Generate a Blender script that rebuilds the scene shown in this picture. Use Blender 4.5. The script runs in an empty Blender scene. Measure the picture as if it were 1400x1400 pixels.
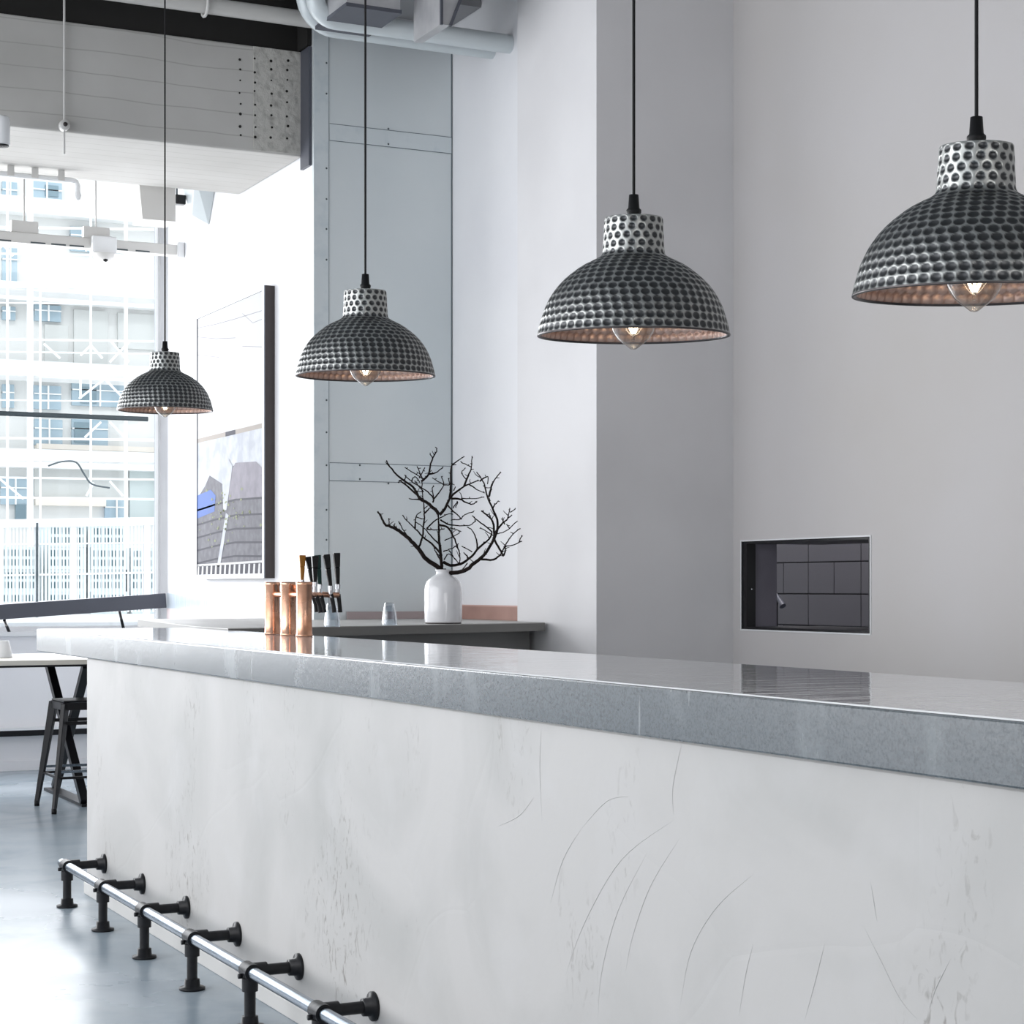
import bpy, math, random
from mathutils import Vector, Matrix
random.seed(7)
PI = math.pi
SC = bpy.context.scene
COL = SC.collection

# ------------------------------------------------------------------ camera
F_PX = 2600.0; HORIZON = 803.0; EYE = 1.294
TH = math.atan(1270.0 / F_PX)
ST, CT = math.sin(TH), math.cos(TH)
cam_d = bpy.data.cameras.new('camera'); cam = bpy.data.objects.new('camera', cam_d); COL.objects.link(cam)
cam.location = (0, 0, EYE); cam.rotation_euler = (PI/2, 0, -TH)
cam_d.sensor_width = 36; cam_d.lens = 36 * F_PX / 1400; cam_d.shift_y = (HORIZON - 700) / 1400
cam_d.clip_start = 0.05; cam_d.clip_end = 300
SC.camera = cam

# ------------------------------------------------------------------ light and exposure
w = bpy.data.worlds.new('world'); SC.world = w; w.use_nodes = True
bg = w.node_tree.nodes['Background']
bg.inputs[0].default_value = (0.93, 0.96, 1.0, 1); bg.inputs[1].default_value = 1.9
def area(name, loc, rot, sx, sy, power, color=(1, 1, 1)):
    l = bpy.data.lights.new(name, 'AREA'); l.shape = 'RECTANGLE'; l.size = sx; l.size_y = sy
    l.energy = power; l.color = color
    o = bpy.data.objects.new(name, l); COL.objects.link(o); o.location = loc; o.rotation_euler = rot
    return o
# daylight coming through the tall glazing on the street side (left) and the end window
area('daylight_street_side', (-4.6, 7.5, 2.6), (0, -PI/2, 0), 4.0, 9.0, 250, (0.98, 0.98, 1))
area('daylight_end_window', (0.4, 13.5, 2.5), (PI/2, 0, PI), 6.6, 3.0, 330, (0.97, 0.98, 1))
# added fill light behind the camera, brightens the pendant fronts
area('fill_behind_camera', (1.6, -3.85, 1.5), (PI/2, 0, 0), 4.4, 2.4, 85, (1, .985, .97))
# added fill light that brightens the room behind the hatch
area('kitchen_fill', (6.25, 8.9, 2.5), (0, math.radians(-8), 0), .3, 3.0, 40, (1, .97, 1))
# weak sun on the street
sun = bpy.data.lights.new('sun', 'SUN'); sun.energy = 1.0; sun.angle = .2
so = bpy.data.objects.new('sun', sun); COL.objects.link(so); so.rotation_euler = (math.radians(48), 0, math.radians(-10))
SC.view_settings.view_transform = 'Standard'
SC.view_settings.look = 'None'
SC.view_settings.gamma = 1.0
SC.view_settings.use_curve_mapping = False
SC.view_settings.exposure = 0.0

# ------------------------------------------------------------------ helpers
def ray(px):
    u = (px - 700) / F_PX
    return ST + u * CT, CT - u * ST
def atY(px, py, Y):
    dx, dy = ray(px); d = Y / dy
    return Vector((dx * d, Y, EYE + (HORIZON - py) / F_PX * d))
def atX(px, py, X):
    dx, dy = ray(px); d = X / dx
    return Vector((X, dy * d, EYE + (HORIZON - py) / F_PX * d))

class MB:
    def __init__(s): s.v = []; s.f = []; s.m = []; s.sm = []
    def add(s, vs, fs, mi=0, smooth=False):
        o = len(s.v); s.v += [tuple(p) for p in vs]
        for f in fs: s.f.append(tuple(i + o for i in f)); s.m.append(mi); s.sm.append(smooth)
        return s
    def box(s, a, b, mi=0):
        x0, y0, z0 = a; x1, y1, z1 = b
        x0, x1 = min(x0, x1), max(x0, x1); y0, y1 = min(y0, y1), max(y0, y1); z0, z1 = min(z0, z1), max(z0, z1)
        vs = [(x0,y0,z0),(x1,y0,z0),(x1,y1,z0),(x0,y1,z0),(x0,y0,z1),(x1,y0,z1),(x1,y1,z1),(x0,y1,z1)]
        return s.add(vs, [(0,3,2,1),(4,5,6,7),(0,1,5,4),(1,2,6,5),(2,3,7,6),(3,0,4,7)], mi)
    def bar(s, p, q, wd, ht, up=(0, 0, 1), mi=0, wd2=None, ht2=None):
        p = Vector(p); q = Vector(q); d = (q - p).normalized(); up = Vector(up)
        if abs(d.dot(up)) > .98: up = Vector((0, 1, 0))
        a = d.cross(up).normalized(); b = a.cross(d).normalized()
        w2 = wd if wd2 is None else wd2; h2 = ht if ht2 is None else ht2
        vs = []
        for c, W, H in ((p, wd, ht), (q, w2, h2)):
            for sa, sb in ((-1,-1),(1,-1),(1,1),(-1,1)): vs.append(c + a*sa*W/2 + b*sb*H/2)
        return s.add(vs, [(0,1,2,3),(7,6,5,4),(0,4,5,1),(1,5,6,2),(2,6,7,3),(3,7,4,0)], mi)
    def tube(s, pts, r, seg=12, cap=True, mi=0):
        pts = [Vector(p) for p in pts]; n = len(pts)
        rs = r if isinstance(r, (list, tuple)) else [r]*n
        vs = []; prev = None
        for i, p in enumerate(pts):
            d = (pts[min(i+1, n-1)] - pts[max(i-1, 0)]).normalized()
            if prev is None:
                t = Vector((0, 0, 1)) if abs(d.z) < .9 else Vector((1, 0, 0))
                a = d.cross(t).normalized()
            else: a = (prev - d * prev.dot(d)).normalized()
            prev = a; b = d.cross(a)
            for k in range(seg):
                t = 2*PI*k/seg; vs.append(p + (a*math.cos(t) + b*math.sin(t))*rs[i])
        fs = []
        for i in range(n-1):
            for k in range(seg):
                k2 = (k+1) % seg; fs.append((i*seg+k, i*seg+k2, (i+1)*seg+k2, (i+1)*seg+k))
        s.add(vs, fs, mi, True)
        if cap:
            s.add(vs[:seg], [tuple(reversed(range(seg)))], mi); s.add(vs[-seg:], [tuple(range(seg))], mi)
        return s
    def lathe(s, prof, seg=32, c=(0, 0, 0), mi=0, axis='z'):
        vs = []
        for r, z in prof:
            for k in range(seg):
                t = 2*PI*k/seg; x, y = r*math.cos(t), r*math.sin(t)
                if axis == 'z': q = (c[0]+x, c[1]+y, c[2]+z)
                elif axis == 'x': q = (c[0]+z, c[1]+x, c[2]+y)
                else: q = (c[0]+y, c[1]+z, c[2]+x)
                vs.append(q)
        fs = []
        for i in range(len(prof)-1):
            for k in range(seg):
                k2 = (k+1) % seg; fs.append((i*seg+k, i*seg+k2, (i+1)*seg+k2, (i+1)*seg+k))
        return s.add(vs, fs, mi, True)
    def prism(s, poly, z0, z1, mi=0):
        n = len(poly); vs = [(x, y, z0) for x, y in poly] + [(x, y, z1) for x, y in poly]
        fs = [tuple(reversed(range(n))), tuple(range(n, 2*n))] + [(i, (i+1) % n, n+(i+1) % n, n+i) for i in range(n)]
        return s.add(vs, fs, mi)
    def build(s, name, mat, parent=None, bevel=0, loc=None, kind=None):
        me = bpy.data.meshes.new(name); me.from_pydata(s.v, [], s.f)
        for m in (mat if isinstance(mat, (list, tuple)) else [mat]): me.materials.append(m)
        for p, mi, sm in zip(me.polygons, s.m, s.sm): p.material_index = mi; p.use_smooth = sm
        me.update()
        if parent is not None:
            off = Vector(parent.get('_o', (0, 0, 0)))
            if off.length > 0: me.transform(Matrix.Translation(-off))
        elif loc is not None: me.transform(Matrix.Translation(-Vector(loc)))
        o = bpy.data.objects.new(name, me); COL.objects.link(o)
        if parent is not None:
            o.parent = parent
            if '_o' in parent: o['_o'] = tuple(parent['_o'])
        elif loc is not None: o.location = loc
        if bevel:
            b = o.modifiers.new('bevel', 'BEVEL'); b.width = bevel; b.segments = 2; b.limit_method = 'ANGLE'
        if kind: o['kind'] = kind
        return o
def tag(o, label=None, cat=None, group=None, kind=None):
    if label: o['label'] = label
    if cat: o['category'] = cat
    if group: o['group'] = group
    if kind: o['kind'] = kind
    return o
ORIG = []
def thing(name, loc, label, cat, group=None):
    # parts are given in world coordinates; build() shifts them to the thing's base
    o = bpy.data.objects.new(name, None); COL.objects.link(o); o.location = loc; o.empty_display_size = .1
    o['_o'] = tuple(loc); ORIG.append(o)
    return tag(o, label, cat, group)
def copy_tree(o, parent=None):
    c = o.copy(); COL.objects.link(c); c.parent = parent
    for ch in list(o.children): copy_tree(ch, c)
    return c

def smooth_pts(P, n=4):
    out = []
    for i in range(len(P)-1):
        p0 = P[max(i-1, 0)]; p1 = P[i]; p2 = P[i+1]; p3 = P[min(i+2, len(P)-1)]
        for k in range(n):
            t = k/n
            out.append(.5*((2*p1) + (p2-p0)*t + (2*p0-5*p1+4*p2-p3)*t*t + (3*p1-p0-3*p2+p3)*t*t*t))
    out.append(P[-1]); return out

# ------------------------------------------------------------------ materials
def mat(name, col, rough=.6, metal=0.0, spec=.5, emit=None, es=0, trans=0, ior=1.5, coat=0):
    m = bpy.data.materials.new(name); m.use_nodes = True; b = m.node_tree.nodes['Principled BSDF']
    b.inputs['Base Color'].default_value = (*col, 1); b.inputs['Roughness'].default_value = rough
    b.inputs['Metallic'].default_value = metal; b.inputs['Specular IOR Level'].default_value = spec
    b.inputs['IOR'].default_value = ior; b.inputs['Transmission Weight'].default_value = trans
    b.inputs['Coat Weight'].default_value = coat
    if emit: b.inputs['Emission Color'].default_value = (*emit, 1); b.inputs['Emission Strength'].default_value = es
    return m
def nodes(m): return m.node_tree.nodes, m.node_tree.links, m.node_tree.nodes['Principled BSDF']
def add_noise(m, c2, scale=3, detail=6, lo=.4, hi=.7, stretch=(1, 1, 1), bump=0, bscale=None, rough=None, dist=0, amount=1):
    """mix a second colour in by noise, optional bump"""
    N, L, b = nodes(m)
    tc = N.new('ShaderNodeTexCoord'); mp = N.new('ShaderNodeMapping'); mp.inputs['Scale'].default_value = stretch
    L.new(tc.outputs['Object'], mp.inputs[0])
    nz = N.new('ShaderNodeTexNoise'); nz.inputs['Scale'].default_value = scale; nz.inputs['Detail'].default_value = detail
    nz.inputs['Distortion'].default_value = dist
    L.new(mp.outputs[0], nz.inputs['Vector'])
    mr = N.new('ShaderNodeMapRange'); mr.inputs[1].default_value = lo; mr.inputs[2].default_value = hi; mr.inputs[4].default_value = amount
    L.new(nz.outputs[0], mr.inputs[0])
    mx = N.new('ShaderNodeMix'); mx.data_type = 'RGBA'
    src = b.inputs['Base Color'].links
    if src: L.new(src[0].from_socket, mx.inputs[6])
    else: mx.inputs[6].default_value = b.inputs['Base Color'].default_value
    mx.inputs[7].default_value = (*c2, 1); L.new(mr.outputs[0], mx.inputs[0])
    L.new(mx.outputs[2], b.inputs['Base Color'])
    if rough:
        rr = N.new('ShaderNodeMapRange'); rr.inputs[3].default_value = rough[0]; rr.inputs[4].default_value = rough[1]
        L.new(mr.outputs[0], rr.inputs[0]); L.new(rr.outputs[0], b.inputs['Roughness'])
    if bump:
        n2 = N.new('ShaderNodeTexNoise'); n2.inputs['Scale'].default_value = bscale or scale*4; n2.inputs['Detail'].default_value = 5
        L.new(mp.outputs[0], n2.inputs['Vector'])
        bp = N.new('ShaderNodeBump'); bp.inputs['Strength'].default_value = bump; bp.inputs['Distance'].default_value = .01
        old = b.inputs['Normal'].links
        if old: L.new(old[0].from_socket, bp.inputs['Normal'])
        L.new(n2.outputs[0], bp.inputs['Height']); L.new(bp.outputs[0], b.inputs['Normal'])
    return m

M = {}
M['white_plaster'] = add_noise(mat('white_plaster', (.80, .80, .82), .7), (.74, .74, .77), 1.2, 5, .4, .7, bump=.05, bscale=12)
M['grey_plaster'] = add_noise(mat('grey_plaster', (.56, .54, .54), .7), (.53, .505, .49), .8, 4, .35, .7, bump=.04, bscale=10)
M['column_plaster'] = add_noise(mat('column_plaster', (.72, .71, .72), .7), (.67, .66, .67), 1.5, 5, .4, .7, bump=.05, bscale=12)
M['ceiling_paint'] = mat('ceiling_paint', (.45, .46, .47), .8)
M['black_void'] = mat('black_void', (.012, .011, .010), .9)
M['outside_ground'] = mat('outside_ground', (.72, .73, .74), .9)

m = mat('polished_floor', (.34, .40, .45), .3, spec=.22)
add_noise(m, (.23, .29, .34), 1.6, 8, .42, .68, bump=.03, bscale=14, dist=1.2)
add_noise(m, (.52, .57, .62), .7, 6, .5, .75, rough=(.24, .4))
M['floor'] = m

# trowelled plaster of the bar front: blotches, thin trowel arcs, small scuffs
m = mat('trowelled_plaster', (.56, .545, .53), .55)
add_noise(m, (.455, .45, .435), 1.5, 8, .42, .72, bump=.15, bscale=9, dist=.6)
N, L, b = nodes(m)
# scuffs: fine dark flecks gathered in a few worn patches
tc = N.new('ShaderNodeTexCoord'); mp = N.new('ShaderNodeMapping'); mp.inputs['Scale'].default_value = (1, 1, .5); L.new(tc.outputs['Object'], mp.inputs[0])
n1 = N.new('ShaderNodeTexNoise'); n1.inputs['Scale'].default_value = 2.6; n1.inputs['Detail'].default_value = 4; L.new(mp.outputs[0], n1.inputs['Vector'])
n2 = N.new('ShaderNodeTexNoise'); n2.inputs['Scale'].default_value = 42; n2.inputs['Detail'].default_value = 8; n2.inputs['Distortion'].default_value = 1.2; L.new(mp.outputs[0], n2.inputs['Vector'])
r1 = N.new('ShaderNodeMapRange'); r1.inputs[1].default_value = .54; r1.inputs[2].default_value = .68; L.new(n1.outputs[0], r1.inputs[0])
r2 = N.new('ShaderNodeMapRange'); r2.inputs[1].default_value = .56; r2.inputs[2].default_value = .70; L.new(n2.outputs[0], r2.inputs[0])
mu = N.new('ShaderNodeMath'); mu.operation = 'MULTIPLY'; L.new(r1.outputs[0], mu.inputs[0]); L.new(r2.outputs[0], mu.inputs[1])
m2 = N.new('ShaderNodeMath'); m2.operation = 'MULTIPLY'; m2.inputs[1].default_value = .75; L.new(mu.outputs[0], m2.inputs[0])
mx = N.new('ShaderNodeMix'); mx.data_type = 'RGBA'; L.new(b.inputs['Base Color'].links[0].from_socket, mx.inputs[6]); mx.inputs[7].default_value = (.22, .20, .18, 1)
L.new(m2.outputs[0], mx.inputs[0]); L.new(mx.outputs[2], b.inputs['Base Color'])
add_noise(m, (.60, .59, .585), 3.2, 7, .54, .74, amount=.5, dist=.4)
N, L, b = nodes(m)
tc = N.new('ShaderNodeTexCoord')
v = N.new('ShaderNodeTexVoronoi'); v.feature = 'DISTANCE_TO_EDGE'; v.inputs['Scale'].default_value = 1.7
nz = N.new('ShaderNodeTexNoise'); nz.inputs['Scale'].default_value = .9; nz.inputs['Detail'].default_value = 2
mxv = N.new('ShaderNodeMix'); mxv.data_type = 'VECTOR'; mxv.inputs[0].default_value = .35
L.new(tc.outputs['Object'], nz.inputs['Vector']); L.new(tc.outputs['Object'], mxv.inputs[4]); L.new(nz.outputs['Color'], mxv.inputs[5])
L.new(mxv.outputs[1], v.inputs['Vector'])
mr = N.new('ShaderNodeMapRange'); mr.inputs[1].default_value = 0; mr.inputs[2].default_value = .012; L.new(v.outputs[0], mr.inputs[0])
bp = N.new('ShaderNodeBump'); bp.inputs['Strength'].default_value = .12; bp.inputs['Distance'].default_value = .003
old = b.inputs['Normal'].links[0].from_socket
L.new(mr.outputs[0], bp.inputs['Height']); L.new(old, bp.inputs['Normal']); L.new(bp.outputs[0], b.inputs['Normal'])
M['bar_front'] = m
M['trowel'] = mat('trowel_ridge', (.515, .505, .495), .6)

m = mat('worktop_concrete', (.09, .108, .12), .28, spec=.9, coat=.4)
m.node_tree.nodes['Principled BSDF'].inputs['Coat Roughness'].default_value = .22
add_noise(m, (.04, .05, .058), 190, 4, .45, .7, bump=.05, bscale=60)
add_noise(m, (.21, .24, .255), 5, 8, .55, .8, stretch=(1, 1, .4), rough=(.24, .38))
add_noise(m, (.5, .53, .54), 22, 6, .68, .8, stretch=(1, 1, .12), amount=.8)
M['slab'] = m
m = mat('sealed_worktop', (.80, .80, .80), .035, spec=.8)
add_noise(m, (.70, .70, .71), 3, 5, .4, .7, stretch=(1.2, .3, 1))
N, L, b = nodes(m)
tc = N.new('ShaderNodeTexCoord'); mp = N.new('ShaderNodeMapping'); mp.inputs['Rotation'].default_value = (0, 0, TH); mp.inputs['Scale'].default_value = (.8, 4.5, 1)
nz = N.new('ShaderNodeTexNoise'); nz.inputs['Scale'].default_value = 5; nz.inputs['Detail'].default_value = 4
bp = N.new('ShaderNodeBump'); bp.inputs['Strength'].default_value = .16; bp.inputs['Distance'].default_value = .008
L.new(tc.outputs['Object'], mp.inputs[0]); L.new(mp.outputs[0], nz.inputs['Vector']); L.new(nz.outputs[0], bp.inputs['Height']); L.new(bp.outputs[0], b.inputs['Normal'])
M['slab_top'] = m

# board-marked concrete beam
m = mat('board_marked_concrete', (.51, .50, .48), .85)
add_noise(m, (.44, .43, .41), 1.5, 6, .4, .7, bump=.2, bscale=7)
N, L, b = nodes(m)
tc = N.new('ShaderNodeTexCoord'); sx = N.new('ShaderNodeSeparateXYZ'); L.new(tc.outputs['Object'], sx.inputs[0])
nz = N.new('ShaderNodeTexNoise'); nz.inputs['Scale'].default_value = 1.0; nz.inputs['Detail'].default_value = 3; L.new(tc.outputs['Object'], nz.inputs['Vector'])
zz = N.new('ShaderNodeMath'); zz.operation = 'MULTIPLY_ADD'; zz.inputs[1].default_value = .09; L.new(nz.outputs[0], zz.inputs[0])
sm = N.new('ShaderNodeMath'); sm.operation = 'ADD'; L.new(sx.outputs['Z'], sm.inputs[0]); L.new(sx.outputs['Y'], sm.inputs[1]); L.new(sm.outputs[0], zz.inputs[2])
pp = N.new('ShaderNodeMath'); pp.operation = 'PINGPONG'; pp.inputs[1].default_value = .065; L.new(zz.outputs[0], pp.inputs[0])
mr = N.new('ShaderNodeMapRange'); mr.inputs[1].default_value = 0; mr.inputs[2].default_value = .005; L.new(pp.outputs[0], mr.inputs[0])
mx = N.new('ShaderNodeMix'); mx.data_type = 'RGBA'; mx.inputs[6].default_value = (.35, .34, .32, 1)
L.new(b.inputs['Base Color'].links[0].from_socket, mx.inputs[7]); L.new(mr.outputs[0], mx.inputs[0]); L.new(mx.outputs[2], b.inputs['Base Color'])
M['beam'] = m
m = mat('rough_concrete', (.50, .49, .46), .95)
add_noise(m, (.32, .31, .29), 22, 8, .5, .75, bump=.9, bscale=28)
M['rough_concrete'] = m

m = mat('sheet_metal', (.69, .73, .74), .38, metal=.3)
add_noise(m, (.62, .67, .69), .9, 4, .35, .7, rough=(.36, .5))
M['sheet'] = m
M['sheet_strip'] = add_noise(mat('sheet_strip', (.64, .69, .71), .4, metal=.3), (.56, .62, .65), 14, 8, .5, .75)
M['rivet'] = mat('rivet', (.10, .12, .13), .5, metal=.6)
M['seam'] = mat('seam', (.13, .16, .18), .6)
M['light_pipe'] = mat('light_pipe', (.62, .67, .69), .35, metal=.1)
M['grey_pipe'] = mat('grey_pipe', (.55, .54, .52), .45, metal=.1)
M['duct'] = mat('duct', (.30, .30, .31), .45, metal=.4)
M['duct_light'] = add_noise(mat('duct_light', (.5, .5, .51), .4, metal=.3), (.38, .38, .4), 6, 5)
M['black_iron'] = add_noise(mat('black_iron', (.006, .006, .008), .42, spec=.3), (.012, .013, .016), 30, 4, bump=.1, bscale=60)
M['steel_pipe'] = add_noise(mat('steel_pipe', (.22, .26, .31), .26, metal=1), (.13, .16, .19), 8, 6, .4, .7, stretch=(6, .8, 6))
M['black_paint'] = mat('black_paint', (.006, .006, .008), .35, spec=.3)
M['rail_grey'] = mat('rail_grey', (.075, .08, .10), .45)
M['black_rubber'] = mat('black_rubber', (.006, .006, .007), .5, spec=.25)
M['white_paint'] = mat('white_paint', (.78, .79, .80), .4)
M['off_white'] = mat('off_white', (.62, .61, .59), .5)
M['wood_top'] = add_noise(mat('pale_table_top', (.72, .69, .62), .3), (.64, .60, .52), 6, 6, stretch=(.3, 3, 3))
M['ceramic'] = add_noise(mat('white_ceramic', (.80, .80, .82), .12, coat=.5), (.68, .68, .70), 9, 6, .5, .8)
M['vase_base'] = mat('unglazed_clay', (.05, .04, .035), .8)
M['bark'] = add_noise(mat('dark_bark', (.010, .007, .007), .9, spec=.15), (.024, .017, .015), 30, 5)
M['shelf'] = add_noise(mat('shelf_stone', (.50, .49, .47), .45), (.42, .41, .39), 5, 5)
M['shelf_edge'] = mat('shelf_edge', (.20, .195, .185), .5)
M['cabinet'] = mat('cabinet_grey', (.23, .23, .225), .6)
M['terracotta'] = add_noise(mat('terracotta', (.40, .24, .20), .5), (.33, .19, .16), 5, 4)
M['terracotta_light'] = mat('terracotta_light', (.56, .36, .31), .5)
M['mauve'] = mat('mauve_reflection', (.40, .33, .33), .5)
M['copper'] = add_noise(mat('copper', (.86, .50, .35), .28, metal=1), (.62, .32, .20), 12, 6, .45, .75, rough=(.22, .42), bump=.15, bscale=18)
M['chrome'] = mat('chrome', (.55, .57, .60), .12, metal=1)
M['handle_black'] = mat('handle_black', (.006, .006, .007), .2, spec=.35)
M['handle_green'] = mat('handle_green', (.006, .035, .03), .2, spec=.35)
M['handle_amber'] = mat('handle_amber', (.38, .16, .02), .25, coat=.4)
M['tile'] = mat('dark_tile', (.075, .073, .083), .35)
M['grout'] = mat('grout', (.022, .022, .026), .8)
M['purple_post'] = add_noise(mat('slate_board', (.16, .15, .185), .5), (.13, .12, .15), 4, 5)
M['frame_dark'] = mat('frame_dark', (.035, .026, .026), .4)
M['frame_light'] = mat('frame_light', (.36, .38, .42), .3, metal=.4)
M['blue_strip'] = add_noise(mat('blue_strip', (.42, .50, .58), .3), (.56, .62, .68), 16, 5, .4, .6, stretch=(1, 6, .3))
M['pink_strip'] = mat('pink_strip', (.82, .70, .70), .5)
M['facade'] = mat('facade', (.68, .68, .66), .9)
M['facade_band'] = mat('facade_band', (.84, .84, .83), .9)
M['facade_panel'] = mat('facade_panel', (.56, .57, .55), .9)
M['facade_tan'] = mat('facade_tan', (.80, .74, .66), .9)
M['facade_green'] = mat('facade_green', (.46, .52, .51), .9)
M['facade_glass'] = mat('facade_glass', (.33, .43, .49), .25)
M['facade_dark'] = mat('facade_dark', (.16, .24, .28), .4)
M['scaffold'] = mat('scaffold_white', (.88, .89, .90), .5)
M['fence_white'] = mat('fence_white', (.86, .87, .88), .5)
M['crate'] = mat('crate_white', (.55, .62, .63), .6)
M['crate_slot'] = mat('crate_slot', (.04, .10, .12), .7)
M['cable_dark'] = mat('cable_dark', (.06, .08, .09), .6)

# glass kinds
def glass_mix(name, tint, gl=.05, fac=None):
    m = bpy.data.materials.new(name); m.use_nodes = True; N = m.node_tree.nodes; L = m.node_tree.links; N.clear()
    o = N.new('ShaderNodeOutputMaterial'); mx = N.new('ShaderNodeMixShader'); t = N.new('ShaderNodeBsdfTransparent'); g = N.new('ShaderNodeBsdfGlossy')
    t.inputs[0].default_value = (*tint, 1); g.inputs['Roughness'].default_value = gl
    if fac is None:
        fr = N.new('ShaderNodeFresnel'); fr.inputs[0].default_value = 1.45; L.new(fr.outputs[0], mx.inputs[0])
    else:
        lw = N.new('ShaderNodeLayerWeight'); lw.inputs[0].default_value = fac; L.new(lw.outputs['Facing'], mx.inputs[0])
    L.new(t.outputs[0], mx.inputs[1]); L.new(g.outputs[0], mx.inputs[2]); L.new(mx.outputs[0], o.inputs[0])
    return m
M['window_glass'] = glass_mix('window_glass', (.97, .99, 1), .0)
M['tumbler'] = glass_mix('tumbler_glass', (.90, .93, .96), .03, .35)
M['bulb_glass'] = glass_mix('bulb_glass', (.97, .93, .86), .03, .3)

# hammered pewter: 'dimple' attribute is 1 in the middle of each hammer mark
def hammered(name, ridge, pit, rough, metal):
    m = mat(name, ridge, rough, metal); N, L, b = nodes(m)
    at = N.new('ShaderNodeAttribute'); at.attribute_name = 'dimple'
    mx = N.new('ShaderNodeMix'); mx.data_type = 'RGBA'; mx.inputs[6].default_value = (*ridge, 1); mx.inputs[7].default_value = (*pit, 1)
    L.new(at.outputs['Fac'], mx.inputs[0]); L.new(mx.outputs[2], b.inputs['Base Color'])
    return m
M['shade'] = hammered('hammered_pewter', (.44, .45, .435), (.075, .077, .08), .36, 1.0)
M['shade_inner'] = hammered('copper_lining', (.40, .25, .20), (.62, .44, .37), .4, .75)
M['rim'] = mat('rim_metal', (.10, .09, .09), .35, metal=.9)
M['filament'] = mat('filament', (1, .9, .7), .5, emit=(1, .86, .66), es=9)

# ------------------------------------------------------------------ the room
XW, YCOL0, YCOL1, XC, XR, YB, XA, YW = 5.45, 8.50, 9.41, 4.63, 4.687, 10.44, 3.81, 13.6
ZC = 5.1
def struct(name, mb, m, **k): return mb.build(name, m, kind='structure', **k)

struct('floor', MB().box((-6, -4, -.15), (7.6, YW + .25, 0)), M['floor'])
struct('ceiling', MB().box((-6, -4, ZC), (7.6, 10.35, ZC + .15)), M['ceiling_paint'])
BZV = 4.446
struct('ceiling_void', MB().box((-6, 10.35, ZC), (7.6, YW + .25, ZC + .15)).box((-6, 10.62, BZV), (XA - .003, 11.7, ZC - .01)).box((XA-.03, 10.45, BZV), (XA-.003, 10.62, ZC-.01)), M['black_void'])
struct('wall_behind', MB().box((-6, -4.15, 0), (7.6, -4, ZC)), M['grey_plaster'])

# right wall with the serving hatch cut through it
h0 = atX(1014, 740, XW); h1 = atX(1190, 733, XW)
HY1, HY0 = h0.y, h1.y
HZ0, HZ1 = atX(1014, 860, XW).z, atX(1014, 740.5, XW).z
wr = MB()
wr.box((XW, -4, 0), (XW+.15, HY0, ZC)).box((XW, HY1, 0), (XW+.15, YCOL0, ZC))
wr.box((XW, HY0, 0), (XW+.15, HY1, HZ0)).box((XW, HY0, HZ1), (XW+.15, HY1, ZC))
struct('wall_right', wr, M['grey_plaster'])
struct('wall_column', MB().box((XC, YCOL0, 0), (XW + .15, YCOL1, ZC)), M['column_plaster'])
struct('wall_recess', MB().box((XR, YCOL1, 0), (XW + .15, YB, ZC)), M['white_plaster'])
struct('wall_back', MB().box((XA, YB, 0), (XW + .15, YW + .25, ZC)), M['white_plaster'])
# small room seen through the hatch
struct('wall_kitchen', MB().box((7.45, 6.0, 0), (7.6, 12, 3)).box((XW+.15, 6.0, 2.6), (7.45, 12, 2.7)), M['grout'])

# thin pale bead round the hatch and black steel liner
tr = MB(); e = .007
for (y0, y1, z0, z1) in ((HY0-e, HY1+e, HZ1, HZ1+e), (HY0-e, HY1+e, HZ0-e, HZ0), (HY0-e, HY0, HZ0, HZ1), (HY1, HY1+e, HZ0, HZ1)):
    tr.box((XW-.004, y0, z0), (XW+.01, y1, z1))
struct('trim_hatch', tr, M['white_paint'])
hf = thing('hatch_frame', (XW, (HY0+HY1)/2, HZ0), 'black steel liner inside the rectangular opening in the grey right-hand wall', 'frame')
t = .012
MB().box((XW+.004, HY1-.04, HZ0+t), (XW+.06, HY1-.001, HZ1-t)).build('left_jamb', M['black_paint'], hf)
MB().box((XW+.004, HY0+.001, HZ0+t), (XW+.10, HY0+.02, HZ1-t)).build('right_jamb', M['black_paint'], hf)
MB().box((XW+.004, HY0+.001, HZ0+.001), (XW+.5, HY1-.001, HZ0+t)).build('sill_plate', M['black_paint'], hf)
MB().box((XW+.004, HY0+.001, HZ1-t), (XW+.5, HY1-.001, HZ1-.001)).build('head_plate', M['black_paint'], hf)
MB().lathe([(0.0001, 0), (.006, 0), (.006, .004), (.0001, .004)], 12, (XW+.03, HY1-.055, (HZ0+HZ1)/2-.02), axis='y').build('screw', M['chrome'], hf)

# dark tiles behind the hatch: one panel whose pattern is the tile bond
TX = 6.6
tp = thing('tiled_panel', (TX, 8.0, .2), 'dark grey tiled wall panel seen through the hatch in the right-hand wall', 'tiles')
MB().box((TX+.01, 6.3, .2), (TX+.06, 11.2, 2.2)).build('backing', M['grout'], tp)
tl = MB()
def rowz(py): return atX(1100, py, TX).z
rows = [rowz(p) for p in (640, 683, 726, 769, 812, 855, 898)]
def ty(px): return atX(px, 800, TX).y
wT = (ty(1105) - ty(1177))
for i in range(len(rows)-1):
    z1, z0 = rows[i], rows[i+1]
    half = (i % 2 == 0)
    y = ty(1105) + 4*wT
    k = 0
    while y > ty(1105) - 6*wT:
        wd = wT if half else wT/2
        tl.box((TX, y - wd + .0035, z0 + .0035), (TX+.012, y - .0035, z1 - .0035)); y -= wd
tl.build('tiles', M['tile'], tp, bevel=.002)
bp0 = atX(1025, 800, 5.98); bp1 = atX(1051, 800, 5.98)
o = MB().box((XW+.061, HY1-.028, HZ0+.0125), (XW+.20, HY1-.0015, HZ1-.0125)).build('slate_board', M['purple_post'], None)
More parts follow.
